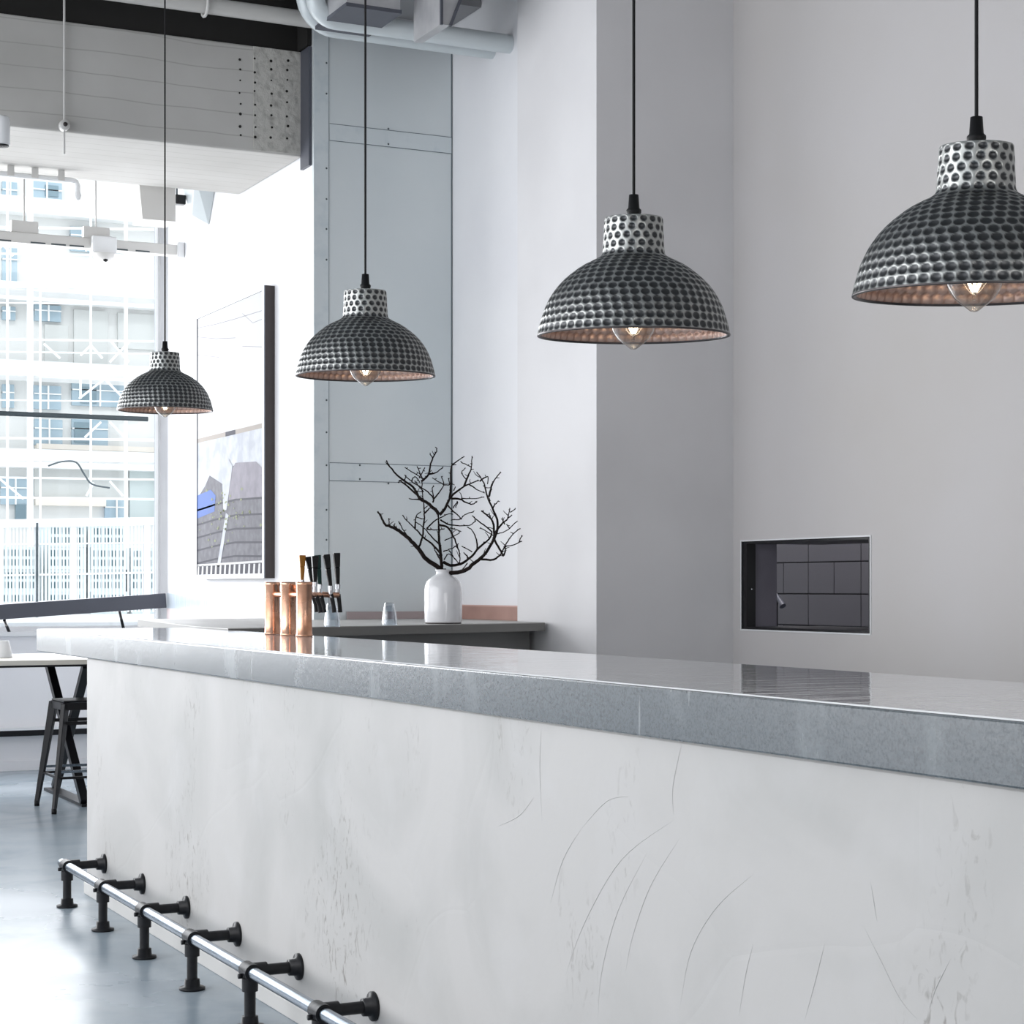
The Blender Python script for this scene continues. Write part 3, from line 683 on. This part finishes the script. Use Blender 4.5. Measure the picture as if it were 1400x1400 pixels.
# branches traced as 3D limbs; image units of 1/6.364 px around the vase mouth (630,1150)
S = K / 6.364
br_root = Vector((vx, vy, ZS + 70*K))
def bp3(cx, cy, dep):
    u = (cx - 640) * S
    return br_root + Vector((CT*u, -ST*u, (1150 - cy) * S)) + Vector((ST, CT, 0)) * dep
limbs = [
 (11, [(625,1160),(600,1105),(500,1040),(425,945),(345,860),(275,800),(225,770),(175,750),(140,735),(105,670),(75,622)], -.02, 1),
 (5, [(425,945),(460,850),(478,700),(480,600),(465,480),(460,370)], -.03, 2),
 (5, [(460,370),(520,310),(548,190),(590,110),(588,80)], -.05, 2),
 (4, [(520,310),(580,300),(650,250)], -.06, 2),
 (3, [(470,350),(425,240)], -.05, 2),
 (9, [(625,1160),(625,1060),(605,880),(600,760),(600,640)], .0, 1),
 (8, [(600,640),(545,580),(480,530),(430,500),(370,400),(260,320),(165,220),(138,165)], .03, 1),
 (5, [(450,510),(270,350),(240,362)], .05, 2),
 (4, [(450,510),(390,508),(335,500)], .04, 2),
 (7, [(600,640),(650,590),(690,500),(760,430),(850,375),(950,340)], .04, 1),
 (6, [(690,500),(700,400),(700,240),(735,180),(820,125)], .05, 2),
 (5, [(815,385),(850,300),(880,220),(885,120)], .05, 2),
 (3, [(880,220),(830,195),(790,180)], .05, 3),
 (3, [(835,330),(795,270),(830,230)], .04, 3),
 (4, [(950,340),(1025,300),(1020,370)], .06, 3),
 (10, [(610,1155),(700,1155),(830,1135),(900,1080),(960,1035),(1020,970),(1075,880),(1085,820),(1075,720),(1030,665),(975,620)], -.04, 1),
 (6, [(1085,870),(1110,790),(1110,700),(1070,600),(1025,500),(1000,400),(970,340),(935,290)], -.05, 1),
 (5, [(1040,505),(1060,420),(1090,360),(1145,290)], -.06, 2),
 (4, [(1070,600),(1100,560),(1122,535)], -.05, 3),
 (5, [(1110,790),(1160,730),(1200,690),(1220,600)], -.07, 2),
 (4, [(1200,690),(1240,660)], -.07, 3),
 (3, [(1220,640),(1268,608)], -.07, 3),
 (5, [(1085,870),(1130,950),(1165,1010),(1180,960),(1185,930),(1240,920),(1325,885)], -.06, 2),
 (5, [(960,1035),(1080,1040),(1140,990),(1180,920),(1230,840),(1310,770)], -.03, 2),
 (3, [(1300,890),(1322,835)], -.06, 3),
 (7, [(640,1060),(700,1090),(790,1075),(880,1010),(950,930),(1020,870),(1060,790),(960,710),(885,645)], .06, 1),
 (4, [(950,930),(1000,880)], .05, 3),
 (4, [(930,935),(925,860),(890,780),(840,745)], .07, 3),
 (5, [(625,1000),(560,920),(450,830),(390,765),(330,710),(272,642)], .04, 2),
 (4, [(390,765),(395,660),(440,615)], .04, 3),
 (3, [(395,660),(460,680)], .04, 3),
 (4, [(620,1050),(570,970),(555,930)], .06, 3),
 (4, [(600,900),(520,820),(480,770),(400,710)], .02, 3),
 (4, [(490,765),(580,690),(680,640),(720,640)], .02, 3),
 (4, [(495,770),(560,780),(650,770)], .0, 3),
 (5, [(610,740),(680,760),(730,840),(770,940),(785,1010),(780,1070)], -.02, 2),
 (4, [(675,560),(740,630),(790,680),(700,690)], .03, 3),
 (4, [(610,690),(700,730),(860,735),(920,690)], .05, 3),
 (3, [(790,680),(820,640),(900,615)], .05, 3),
 (5, [(700,495),(780,500),(830,530),(890,545),(930,520)], .06, 2),
 (3, [(790,490),(890,495),(990,480)], .07, 3),
 (4, [(860,375),(930,420),(1000,455)], .03, 3),
 (4, [(550,510),(600,450),(640,380),(620,310)], .02, 3),
 (4, [(545,540),(550,500),(480,430),(380,370),(300,300)], .01, 3),
 (3, [(550,500),(540,420),(555,395)], .02, 3),
 (3, [(640,380),(690,380),(680,320)], .03, 3),
 (3, [(640,380),(540,320)], .03, 3),
 (3, [(460,330),(380,280),(300,232)], .02, 3),
 (4, [(480,640),(520,600),(530,590)], -.02, 3),
 (3, [(280,810),(320,830),(370,880)], -.04, 3),
 (3, [(345,860),(290,770),(260,710)], -.03, 3),
 (3, [(250,785),(212,740)], -.02, 3),
 (3, [(175,750),(170,680)], -.02, 3),
 (3, [(640,970),(720,940),(775,900)], -.03, 3),
 (3, [(650,1040),(690,990),(760,1050)], -.03, 3),
 (3, [(650,870),(720,840),(780,800)], .04, 3),
 (3, [(690,760),(740,770),(790,790)], .05, 3),
 (3, [(690,960),(740,1030),(790,1080)], .02, 3),
 (3, [(855,1020),(815,975)], .05, 3), (3, [(890,970),(800,920)], .05, 3),
 (3, [(805,1130),(850,1070)], -.02, 3),
 (3, [(1110,820),(1180,800),(1285,715)], -.06, 3),
 (3, [(1180,740),(1150,690)], -.06, 3), (3, [(1220,780),(1190,740)], -.06, 3),
 (3, [(720,580),(760,520),(740,580)], .05, 3),
 (3, [(430,330),(480,240)], .0, 3), (3, [(360,350),(390,310),(430,360)], .02, 3),
 (3, [(300,340),(310,300)], .02, 3), (3, [(555,170),(535,135)], -.05, 3),
 (3, [(460,440),(380,340)], .05, 3), (3, [(725,430),(740,390)], .05, 3),
 (3, [(1060,700),(1040,640)], -.05, 3), (3, [(1090,840),(1030,800),(960,760)], .0, 3),
]
bd = thing('bare_branches', tuple(br_root), 'dark bare twisting branches arranged in the white vase', 'branches')
twig = MB()
def zero_dep(cx, cy): # how far along from the mouth
    return min(1, math.hypot(cx-630, 1150-cy)/600)
for r0, pts, dep, lev in limbs:
    P = [bp3(cx, cy, dep*2.6*zero_dep(cx, cy)) for cx, cy in pts]
    P = smooth_pts(P); n = len(P)
    P = [p + Vector((random.uniform(-1, 1), random.uniform(-1, 1), random.uniform(-1, 1)))*.0016 for p in P]
    rr = [max(.0027, S*r0*2.0*(1 - .68*i/(n-1))) for i in range(n)]
    tgt = MB() if lev == 1 else twig
    tgt.tube(P, rr, 8 if lev < 3 else 6)
    if lev < 3:
        for i in range(n//3, n-2, 5):
            d = Vector((random.uniform(-1, 1), random.uniform(-1, 1), random.uniform(-.2, 1))).normalized(); L_ = random.uniform(.02, .05)
            k_ = Vector((random.uniform(-1, 1), random.uniform(-1, 1), random.uniform(-.5, 1)))*.35
            twig.tube([P[i], P[i]+d*L_*.35, P[i]+(d+k_*.4)*L_*.7, P[i]+(d+k_)*L_], [.0028, .0024, .0020, .0012], 6)
    # buds and short spurs
    for i in range(3, n-1, 4):
        d = Vector((random.uniform(-1, 1), random.uniform(-1, 1), random.uniform(-.3, 1))).normalized()
        L_ = random.uniform(.006, .016)
        tgt.tube([P[i], P[i]+d*L_*.7, P[i]+d*L_], [.0018, .0024, .0008], 6)
    if lev == 1: tgt.build('branch', M['bark'], bd)
twig.build('twigs', M['bark'], bd, kind='stuff')
# lower stem inside the vase neck
MB().tube([br_root + Vector((0, 0, -.055)), br_root + Vector((0, 0, .02))], [.012, .015], 10).build('stem', M['bark'], bd)

# ------------------------------------------------------------------ tumblers (upside down) on the back counter
def tumbler(px, d, label):
    x, y = ray(px)[0]*d, ray(px)[1]*d
    t = thing('tumbler', (x, y, ZS+.0005), label, 'glass', 'upturned tumblers on the back counter')
    z = ZS + .0005
    MB().lathe([(.040, .0), (.0405, .004), (.036, .05), (.026, .105), (.022, .112), (.0001, .112)], 10, (x, y, z)).build('glass_outer', M['tumbler'], t)
    MB().lathe([(.037, .001), (.033, .05), (.023, .096), (.0001, .098)], 10, (x, y, z)).build('glass_inner', M['tumbler'], t)
    return t
tumbler(532.5, 9.30, 'clear upturned tumbler standing alone left of the white vase')
tumbler(454, 8.95, 'clear upturned tumbler behind the black beer tap handles')

# ------------------------------------------------------------------ copper beer tower
XT = 2.55
tw = thing('beer_tower', (XT, 7.33, ZT), 'copper beer tower of three columns with black tap handles on the worktop', 'beer tower')
tys = []
for px in (372.5, 394.5, 416):
    y = atX(px, 860, XT).y; tys.append(y)
    MB().lathe([(.0001, .0005), (.0335, .0005), (.0335, .008), (.0315, .010), (.0305, .06), (.0305, .20), (.033, .203), (.033, .213), (.029, .216), (.0001, .216)], 36, (XT, y, ZT)).build('column', M['copper'], tw)
za = ZT + .165
MB().tube([(XT, tys[0], za), (XT, tys[2], za)], .011, 16).build('link_pipe', M['copper'], tw)
MB().tube([(XT, tys[2]+.03, za), (XT+.10, tys[2]+.17, za), (XT+.17, tys[2]+.24, za)], .012, 14).build('tap_manifold', M['copper'], tw)
def tap(px, zpx_top, zpx_bot, hm, X, lean, sp_px):
    y = atX(px, 800, X).y; d = Vector((X, y, 0)); dep = X*ST + y*CT
    z_of = lambda py: EYE + (HORIZON-py)/F_PX*dep
    z1, z0 = z_of(zpx_top), z_of(zpx_bot)
    off = lean*dep/F_PX
    top = Vector((X - CT*off, y + ST*off, z1))
    zz = z_of(813)
    # shank back to the manifold, faucet body
    t = MB().tube([(X, y, zz-.012), (X, y, z0-.002)], [.011, .008], 12).build('tap', M['chrome'], tw)
    MB().tube([(X, y, z0-.006), (X, y, z0+.012)], .010, 12).build('collar', M['chrome'], t)
    hb = MB(); base = Vector((X, y, z0+.008))
    hb.bar(base, base.lerp(top, .55), .013, .013, mi=0, wd2=.021, ht2=.017); hb.bar(base.lerp(top, .55), top, .021, .017, mi=0, wd2=.029, ht2=.018)
    hb.build('handle', hm, t, bevel=.003)
    e_ = Vector((CT, -ST, 0))*(sp_px*dep/F_PX)
    MB().tube([(X, y, zz), Vector((X, y, zz-.012))+e_*.35, Vector((X, y, zz-.045))+e_*.8, Vector((X, y, zz-.072))+e_], [.011, .009, .0085, .0095], 12).build('spout', M['black_iron'], t)
    return t
for c in (tw,): pass
tap(413, 759, 797, M['handle_amber'], 2.66, 0, 6)['label'] = 'amber tap handle'
tap(427, 761, 801, M['handle_black'], 2.70, 5, 6)
tap(430.5, 760, 800, M['handle_black'], 2.62, 0, 8)
tap(437.5, 759, 803, M['handle_green'], 2.66, 4, 6)['label'] = 'dark green tap handle'
tap(452, 758, 805, M['handle_black'], 2.70, 6, 5)
tap(462, 756, 803, M['handle_black'], 2.74, 2, 3)
p1 = atX(413, 813, 2.66); p2 = atX(463, 813, 2.74)
MB().tube([(XT+.02, tys[0], za), (p1.x, p1.y, za-.002)], .011, 12).build('tap_arm', M['copper'], tw)
q2 = atX(437.5, 813, 2.66)
MB().tube([(XT+.02, tys[2], za), (q2.x, q2.y, za), (p2.x, p2.y, za-.002)], .011, 12).build('tap_arm', M['copper'], tw)
q3 = atX(430.5, 813, 2.62); q4 = atX(427, 813, 2.70)
MB().tube([(XT+.02, tys[1], za), (q3.x, q3.y, za), (q4.x, q4.y, za)], .011, 12).build('tap_arm', M['copper'], tw)

# ------------------------------------------------------------------ table and stool at the far left
TZ = .872; TYF = 11.12; TXR = 2.95
tb = thing('high_table', (1.6, 11.65, 0), 'high table with pale top and black crossed legs at the left edge', 'table')
MB().box((-.4, TYF, TZ-.03), (TXR, TYF+1.1, TZ)).build('table_top', M['wood_top'], tb, bevel=.003)
MB().box((-.35, TYF+.03, TZ-.043), (TXR-.05, TYF+1.07, TZ-.0305)).build('apron', M['black_paint'], tb)
for X in (2.66, .1):
    yn, yf = 11.19, 12.17
    MB().bar((X, yn, .022), (X, yf, TZ-.044), .045, .05, up=(1, 0, 0)).build('leg', M['black_paint'], tb, bevel=.002)
    MB().bar((X+.0465, yf, .022), (X+.0465, yn+.15, TZ-.044), .045, .05, up=(1, 0, 0)).build('leg', M['black_paint'], tb, bevel=.002)
    MB().box((X-.022, yn-.02, .0005), (X+.07, yf+.03, .018)).build('foot_bar', M['black_paint'], tb)
# tapered white jug on the table
a = atY(3, 893, 11.6)
o = MB().lathe([(.0001, 0), (.062, 0), (.060, .006), (.05, .06), (.040, .10), (.038, .102), (.036, .098), (.0001, .02)], 24, (a.x, 11.6, TZ+.0005)).build('white_pot', M['white_paint'], None, loc=(a.x, 11.6, TZ+.0005))
tag(o, 'white tapered pot standing on the pale table top at the left edge', 'pot')

def stool(cx, cy):
    s = thing('bar_stool', (cx, cy, 0), 'black metal backless bar stool tucked at the high table beside the bar', 'stool')
    hz = .64; a = .16; f = .23
    MB().box((cx-a, cy-a, hz-.012), (cx+a, cy+a, hz)).build('seat', M['black_paint'], s, bevel=.01)
    sk = MB()
    for sx, sy in ((-1,0),(1,0),(0,-1),(0,1)):
        if sx: sk.box((cx+sx*a-.003, cy-a, hz-.055), (cx+sx*a+.003, cy+a, hz-.0125))
        else: sk.box((cx-a, cy+sy*a-.003, hz-.055), (cx+a, cy+sy*a+.003, hz-.0125))
    sk.build('seat_skirt', M['black_paint'], s)
    cor = [(-1,-1),(1,-1),(1,1),(-1,1)]
    for sx, sy in cor:
        p = Vector((cx+sx*(a-.012), cy+sy*(a-.012), hz-.02)); q = Vector((cx+sx*f, cy+sy*f, .02))
        lg = MB().bar(p, q, .052, .030, up=(sx, -sy, 0), wd2=.028, ht2=.02).build('leg', M['black_paint'], s, bevel=.004)
        MB().lathe([(.0001, .0005), (.015, .0005), (.016, .03), (.0001, .032)], 12, (q.x, q.y, 0)).build('foot_cap', M['black_rubber'], lg if False else s)
    for zz, wd in ((.20, .012), (.235, .012)):
        for i in range(4):
            if zz > .21 and i % 2: continue
            k = a + (f-a)*(1-zz/hz) - .01
            A_, B_ = cor[i], cor[(i+1) % 4]
            MB().bar((cx+A_[0]*k, cy+A_[1]*k, zz), (cx+B_[0]*k, cy+B_[1]*k, zz), wd, .014).build('stretcher', M['black_paint'] if zz < .21 else M['steel_pipe'], s)
    k = a*.9
    MB().bar((cx-k-.01, cy-k-.01, hz-.13), (cx+k+.01, cy-k-.01, hz-.13), .006, .02).bar((cx-k-.01, cy+k+.01, hz-.13), (cx+k+.01, cy+k+.01, hz-.13), .006, .02).build('brace', M['black_paint'], s)
    return s
stool(2.645, 11.125)

# ------------------------------------------------------------------ pendant lamps
R0 = .21
prof_px = [(0.0001, 1.212), (.27, 1.212), (.296, 1.205), (.304, 1.185), (.308, 1.10), (.314, .98), (.320, .88), (.328, .838), (.350, .812), (.395, .786), (.441, .764), (.515, .727), (.584, .684),
           (.665, .622), (.727, .568), (.785, .506), (.834, .443), (.875, .379), (.907, .315), (.938, .240), (.962, .165), (.983, .085), (1.0, 0.0)]
def resample(P, step):
    # smooth by Catmull-Rom, then even arclength
    V = [Vector((a, b, 0)) for a, b in P]; D = smooth_pts(V, 8)
    L = [0]
    for p, q in zip(D, D[1:]): L.append(L[-1] + (q-p).length)
    n = int(L[-1]/step); out = []; j = 0
    for i in range(n+1):
        s = L[-1]*i/n
        while j < len(L)-2 and L[j+1] < s: j += 1
        t = (s-L[j])/max(1e-9, L[j+1]-L[j]); out.append((D[j].lerp(D[j+1], t), s))
    return out, L[-1]
def shade_mesh(name, mats, inner=False):
    P, T = resample(prof_px, .0105 if not inner else .014)
    seg = 480 if not inner else 360
    rowh = .083; top_skip = .30   # smooth cap before the first row
    nrow = round((T - top_skip)/rowh - .2); rowh = (T - top_skip - .012)/nrow
    # number of hammer marks in every row
    def r_at(s):
        b = min(P, key=lambda q: abs(q[1]-s)); return b[0].x
    rows = []
    for i in range(nrow):
        sc = top_skip + (i+.5)*rowh; r = r_at(sc); rows.append((sc, r, max(18, round(2*PI*r/.104))))
    vs = []; dim = []
    for i, (p, s) in enumerate(P):
        a = P[max(i-1, 0)][0]; b = P[min(i+1, len(P)-1)][0]; tng = (b-a).normalized(); nr, nz = -tng.y, tng.x  # outward normal
        if nr < 0 and abs(nr) > .2: nr, nz = -nr, -nz
        if nz < 0 and abs(nr) <= .2: nr, nz = -nr, -nz
        ri = (s - top_skip)/rowh; ri0 = int(math.floor(ri)); 
        for k in range(seg):
            th = 2*PI*k/seg; h = 0.0
            if 0 <= ri < nrow:
                for rr in (ri0-1, ri0, ri0+1):
                    if 0 <= rr < nrow:
                        sc, rad, n = rows[rr]
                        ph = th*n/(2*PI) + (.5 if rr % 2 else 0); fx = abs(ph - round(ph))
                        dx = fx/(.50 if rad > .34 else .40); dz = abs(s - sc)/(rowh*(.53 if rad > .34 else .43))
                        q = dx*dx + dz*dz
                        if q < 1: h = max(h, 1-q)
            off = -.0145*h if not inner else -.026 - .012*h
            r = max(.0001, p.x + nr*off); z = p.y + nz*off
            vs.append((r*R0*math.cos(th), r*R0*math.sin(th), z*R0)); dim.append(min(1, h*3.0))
    n = len(P); fs = []
    for i in range(n-1):
        o = i*seg
        for k in range(seg):
            k2 = (k+1) % seg; fs.append((o+k, o+k2, o+seg+k2, o+seg+k))
    me = bpy.data.meshes.new(name); me.from_pydata(vs, [], fs)
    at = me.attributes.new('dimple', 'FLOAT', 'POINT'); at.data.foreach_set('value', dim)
    me.polygons.foreach_set('use_smooth', [True]*len(me.polygons)); me.materials.append(mats); me.update()
    return me
H = 1.212*R0     # neck top above rim
def lamp(rimpx, rimpy, Wpx, tilt, label, src=None):
    d = 2*R0*F_PX/Wpx; x, y = ray(rimpx)[0]*d, ray(rimpx)[1]*d
    zr = EYE + (HORIZON-rimpy)/F_PX*d
    top = (x, y, zr + H)
    if src is None:
        L_ = thing('pendant_lamp', top, label, 'pendant lamp', 'hammered metal pendant lamps above the bar')
        bodies = []
        def part(nm, me_or_mb, m=None, parent=None, bev=0):
            if isinstance(me_or_mb, MB):
                o = me_or_mb.build(nm, m, None); 
            else:
                o = bpy.data.objects.new(nm, me_or_mb); COL.objects.link(o)
            o.parent = parent or L_
            return o
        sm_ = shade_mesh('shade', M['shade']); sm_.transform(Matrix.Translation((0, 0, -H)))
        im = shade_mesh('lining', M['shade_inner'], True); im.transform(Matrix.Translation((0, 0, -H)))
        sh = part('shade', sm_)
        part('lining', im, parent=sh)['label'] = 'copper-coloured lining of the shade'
        part('rim', MB().lathe([(R0*1.0, -H+.002), (R0*1.003, -H), (R0*1.0, -H-.002), (R0*.968, -H-.0015), (R0*.966, -H+.002)], 120), M['rim'], sh)
        sock = part('socket', MB().lathe([(.0001, -.002), (.022, -.002), (.024, -.07), (.020, -.11), (.0001, -.11)], 24), M['black_rubber'], sh)
        # bulb: squirrel-cage glass with a pointed tip
        zb = -H - .146*R0
        bz = lambda q: zb + q
        bulb = part('bulb', MB().lathe([(.0001, 0), (.006, .001), (.011, .0045), (.0165, .009), (.024, .014), (.0345, .023), (.043, .036), (.0495, .05), (.052, .066), (.049, .088), (.036, .115), (.026, .135), (.018, .15), (.018, .17)], 36, (0, 0, zb)), M['bulb_glass'], sh)
        fl = MB()
        for k in range(8):
            a0 = 2*PI*k/8; a1 = a0 + PI/8
            fl.tube([(.004*math.cos(a0), .004*math.sin(a0), zb+.035), (.023*math.cos(a0), .023*math.sin(a0), zb+.075), (.006*math.cos(a1), .006*math.sin(a1), zb+.12)], .0012, 5)
        o = fl.build('filament', M['filament'], None); o.parent = bulb
        gs = MB().tube([(0, 0, zb+.02), (0, 0, zb+.14)], .004, 10).build('glass_stem', M['tumbler'], None); gs.parent = bulb
        part('cord_grip', MB().lathe([(.0001, 0), (.0135, 0), (.0135, .006), (.0165, .012), (.0165, .017), (.0125, .021), (.0105, .05), (.004, .051), (.0001, .051)], 20), M['black_rubber'])
        part('cord', MB().tube([(0, 0, .05), (0, 0, 1)], .0034, 10), M['black_rubber'])
    else:
        L_ = copy_tree(src); L_['label'] = label; L_.location = top
    for ch in L_.children:
        if ch.name.startswith('cord') and not ch.name.startswith('cord_grip'):
            ch.scale = (1, 1, 1); me = ch.data.copy(); ch.data = me
            zt_ = ZC - .0005 - top[2]
            for v_ in me.vertices: 
                if v_.co.z > .1: v_.co.z = zt_
        if ch.name.startswith('shade'):
            # hangs a few degrees off level on its cord grip
            axis = Vector((CT, -ST, 0)); ch.rotation_mode = 'QUATERNION'
            from mathutils import Quaternion
            ch.rotation_quaternion = Quaternion(axis, math.radians(tilt))
    return L_
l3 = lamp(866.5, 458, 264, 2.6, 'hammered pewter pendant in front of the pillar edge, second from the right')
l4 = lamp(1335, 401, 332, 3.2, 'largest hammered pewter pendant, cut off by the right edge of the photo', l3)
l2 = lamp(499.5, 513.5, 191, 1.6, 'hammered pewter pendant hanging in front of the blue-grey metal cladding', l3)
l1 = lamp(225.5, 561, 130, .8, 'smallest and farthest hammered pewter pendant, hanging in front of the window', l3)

# ------------------------------------------------------------------ outside
struct('ground_outside', MB().box((-60, YW+.3, -.4), (80, 120, -.25)), M['outside_ground'])
struct('ground_street_side', MB().box((-60, -30, -.4), (-6.1, YW+.29, -.25)), M['outside_ground'])
struct('terrace_outside', MB().box((-6, 17, -.25), (14, 26, .98)), M['outside_ground'])

YBd = 60.0
bl = thing('building', (14, YBd, -.25), 'pale building under renovation outside the window behind the scaffolding', 'building')
MB().box((2, YBd, -.25), (26, YBd+8, 18)).build('facade_wall', M['facade'], bl)
def frect(nm, x0, y0, x1, y1, m, dy=.1, parent=bl, Y=YBd):
    a, b2 = atY(x0, y0, Y), atY(x1, y1, Y)
    zt_ = (a.z + atY(x1, y0, Y).z)/2; zb_ = (b2.z + atY(x0, y1, Y).z)/2
    return MB().box((a.x, Y-dy, zb_), (b2.x, Y+.02, zt_)).build(nm, m, parent)
for y0, y1 in ((282, 303), (396, 420), (500, 520), (618, 628), (634, 643)): frect('floor_band', -60, y0, 300, y1, M['facade_band'], .6)
for r in ((40, 250, 83, 281), (2, 250, 22, 281), (95, 312, 135, 345), (2, 340, 22, 385), (46, 418, 82, 440), (2, 420, 20, 438), (2, 526, 18, 558), (45, 528, 82, 560), (97, 523, 170, 556),
          (46, 574, 84, 609), (97, 574, 146, 611), (0, 655, 38, 690), (142, 684, 172, 712)):
    f = frect('window', *r, M['facade_glass'], .15)
    xm = r[0] + (r[2]-r[0])*.52; ym = r[1] + (r[3]-r[1])*.35
    frect('glazing_bar', xm-1, r[1], xm+1, r[3], M['facade_band'], .22, f); frect('glazing_bar', r[0], ym-.8, r[2], ym+.8, M['facade_band'], .2, f)
for r in ((60, 255, 78, 270), (100, 578, 122, 606), (108, 530, 130, 552), (20, 690, 34, 712)): frect('opening', *r, M['facade_dark'], .2)
for r in ((100, 425, 146, 500), (60, 445, 92, 497), (160, 430, 218, 478)): frect('door_panel', *r, M['facade_panel'], .12)
frect('door_panel', 176, 644, 224, 712, M['facade_green'], .14)
for r in ((48, 610, 224, 617), (46, 682, 142, 692)): frect('timber_band', *r, M['facade_tan'], .3)
frect('board', 46, 629, 172, 680, M['facade_panel'], .1)
frect('board', 96, 316, 170, 345, M['facade_panel'], .05)

sc = thing('scaffolding', (14, 57, -.25), 'white tube scaffolding with platforms and braces outside the window', 'scaffolding')
YS = 57.0
def fbar(nm, x0, y0, x1, y1, wpx, Y=YS, m='scaffold', parent=sc):
    Y = Y - {'standard': .22, 'brace': .41}.get(nm, 0) - random.uniform(0, .03)
    p, q = atY(x0, y0, Y), atY(x1, y1, Y); wd = wpx*Y/F_PX
    return MB().bar(p, q, wd, wd, up=(0, 1, 0)).build(nm, M[m], parent)
for px, wpx, y0 in ((-20, 5, 200), (10, 3, 200), (41, 7, 230), (55, 2.5, 380), (124, 2.5, 200), (172, 4, 230), (217, 3, 240)): fbar('standard', px, y0, px, 880, wpx)
for py, wpx in ((312, 3), (348, 2.5), (392, 5), (415, 2), (465, 2.5), (482, 2), (512, 4), (548, 2), (600, 3), (628, 5), (654, 2.5), (681, 3)):
    fbar('ledger', -60, py-2, 300, py+3, wpx)
for x0, y0, x1, y1 in ((40,395,78,352),(78,352,108,386),(108,386,140,354),(140,354,172,388),(172,388,205,352),(205,352,222,395),(108,545,143,518),(143,518,172,548),(110,545,110,512),
        (0,655,32,682),(60,470,82,490),(110,486,124,472),(124,472,140,490),(150,465,176,495),(176,468,150,495),(116,598,138,577),(150,577,172,600),(118,678,128,660),(150,658,168,678),(0,330,18,350)):
    fbar('brace', x0, y0, x1, y1, 2.6)
for py in (388, 508, 622): 
    a, b2 = atY(-60, py, YS), atY(300, py, YS); MB().box((a.x, YS, a.z-.05), (b2.x, YS+1.2, a.z+.08)).build('platform', M['facade_band'], sc)
o = MB().tube(smooth_pts([atY(66, 637, 56), atY(85, 631, 56), (atY(104, 632, 56)), atY(115, 648, 56), atY(126, 662, 56), atY(150, 667, 56)]), .028, 6).build('loose_cable', M['cable_dark'], sc)

fn = thing('fence', (7, 20, .98), 'white balustrade with close uprights outside the big window', 'fence')
YF = 20.0
def f2(nm, x0, y0, x1, y1, hpx, m='fence_white', th=.05):
    p, q = atY(x0, y0, YF), atY(x1, y1, YF); return MB().bar(p, q, th, hpx*YF/F_PX, up=(0, 0, 1)).build(nm, M[m], fn)
f2('top_rail', -60, 717, 300, 711, 11, th=.09); f2('bottom_rail', -60, 832, 300, 812, 8)
f2('middle_rail', -60, 788, 300, 781, 2.5); f2('middle_rail', -60, 745, 300, 741, 2)
zbt = .98
for px in (0, 100, 200, -48):
    p = atY(px, 715, YF); MB().box((p.x-.03, YF-.03, zbt), (p.x+.03, YF+.03, p.z)).build('post', M['fence_white'], fn)
p = atY(49.5, 715, YF); MB().box((p.x-.011, YF-.05, zbt), (p.x+.011, YF-.03, p.z)).build('thin_post', M['cable_dark'], fn)
k = 0
for i in range(48):
    px = -6 + i*4.9
    p = atY(px, 716, YF)
    MB().box((p.x-.0075, YF-.008, zbt+.05), (p.x+.0075, YF+.008, p.z-.02)).build('baluster', M['fence_white'], fn)

# stacked slatted crates behind the fence
def crate_mesh():
    c = MB(); W, D_, Hh = .9, .6, .26
    c.box((-W/2, -D_/2, 0), (W/2, D_/2, Hh))
    n = 12
    for i in range(n):
        x = -W/2+.05 + i*(W-.1)/n
        for z in (.04, .15): c.box((x, -D_/2-.004, z), (x+.035, -D_/2+.001, z+.075), 1)
    return c
cr0 = None; cz = .981
spots = [(5.05, 22.6, 3), (6.05, 22.9, 3), (7.0, 22.5, 2), (4.2, 23.4, 2)]
words = {0: 'at the left of the window', 1: 'second from the left', 2: 'nearest the wall', 3: 'partly beyond the photo edge'}
tiers = ['lowest', 'second', 'third']
x_sp = [atY(20, 760, 22.6).x, atY(85, 760, 22.6).x, atY(140, 760, 22.6).x, atY(195, 760, 22.6).x]
cols_n = ['far left', 'centre left', 'centre right', 'far right']
for ci, x in enumerate(x_sp):
    for k in range(4 if ci in (1, 2) else 3):
        lab = '%s white slatted crate in the %s stack behind the fence' % (['lowest', 'second-lowest', 'third', 'topmost'][k], cols_n[ci])
        if cr0 is None:
            cr0 = crate_mesh().build('crate', [M['crate'], M['crate_slot']], None); o = cr0
        else:
            o = cr0.copy(); COL.objects.link(o)
        o.scale = (.48, 1, 1)
        o.location = (x + random.uniform(-.01, .01), 22.6 + random.uniform(-.03, .03), .981 + k*.262); tag(o, lab, 'crate', 'slatted crates behind the fence')

for o in ORIG:
    if '_o' in o: del o['_o']
for o in bpy.data.objects:
    if '_o' in o: del o['_o']
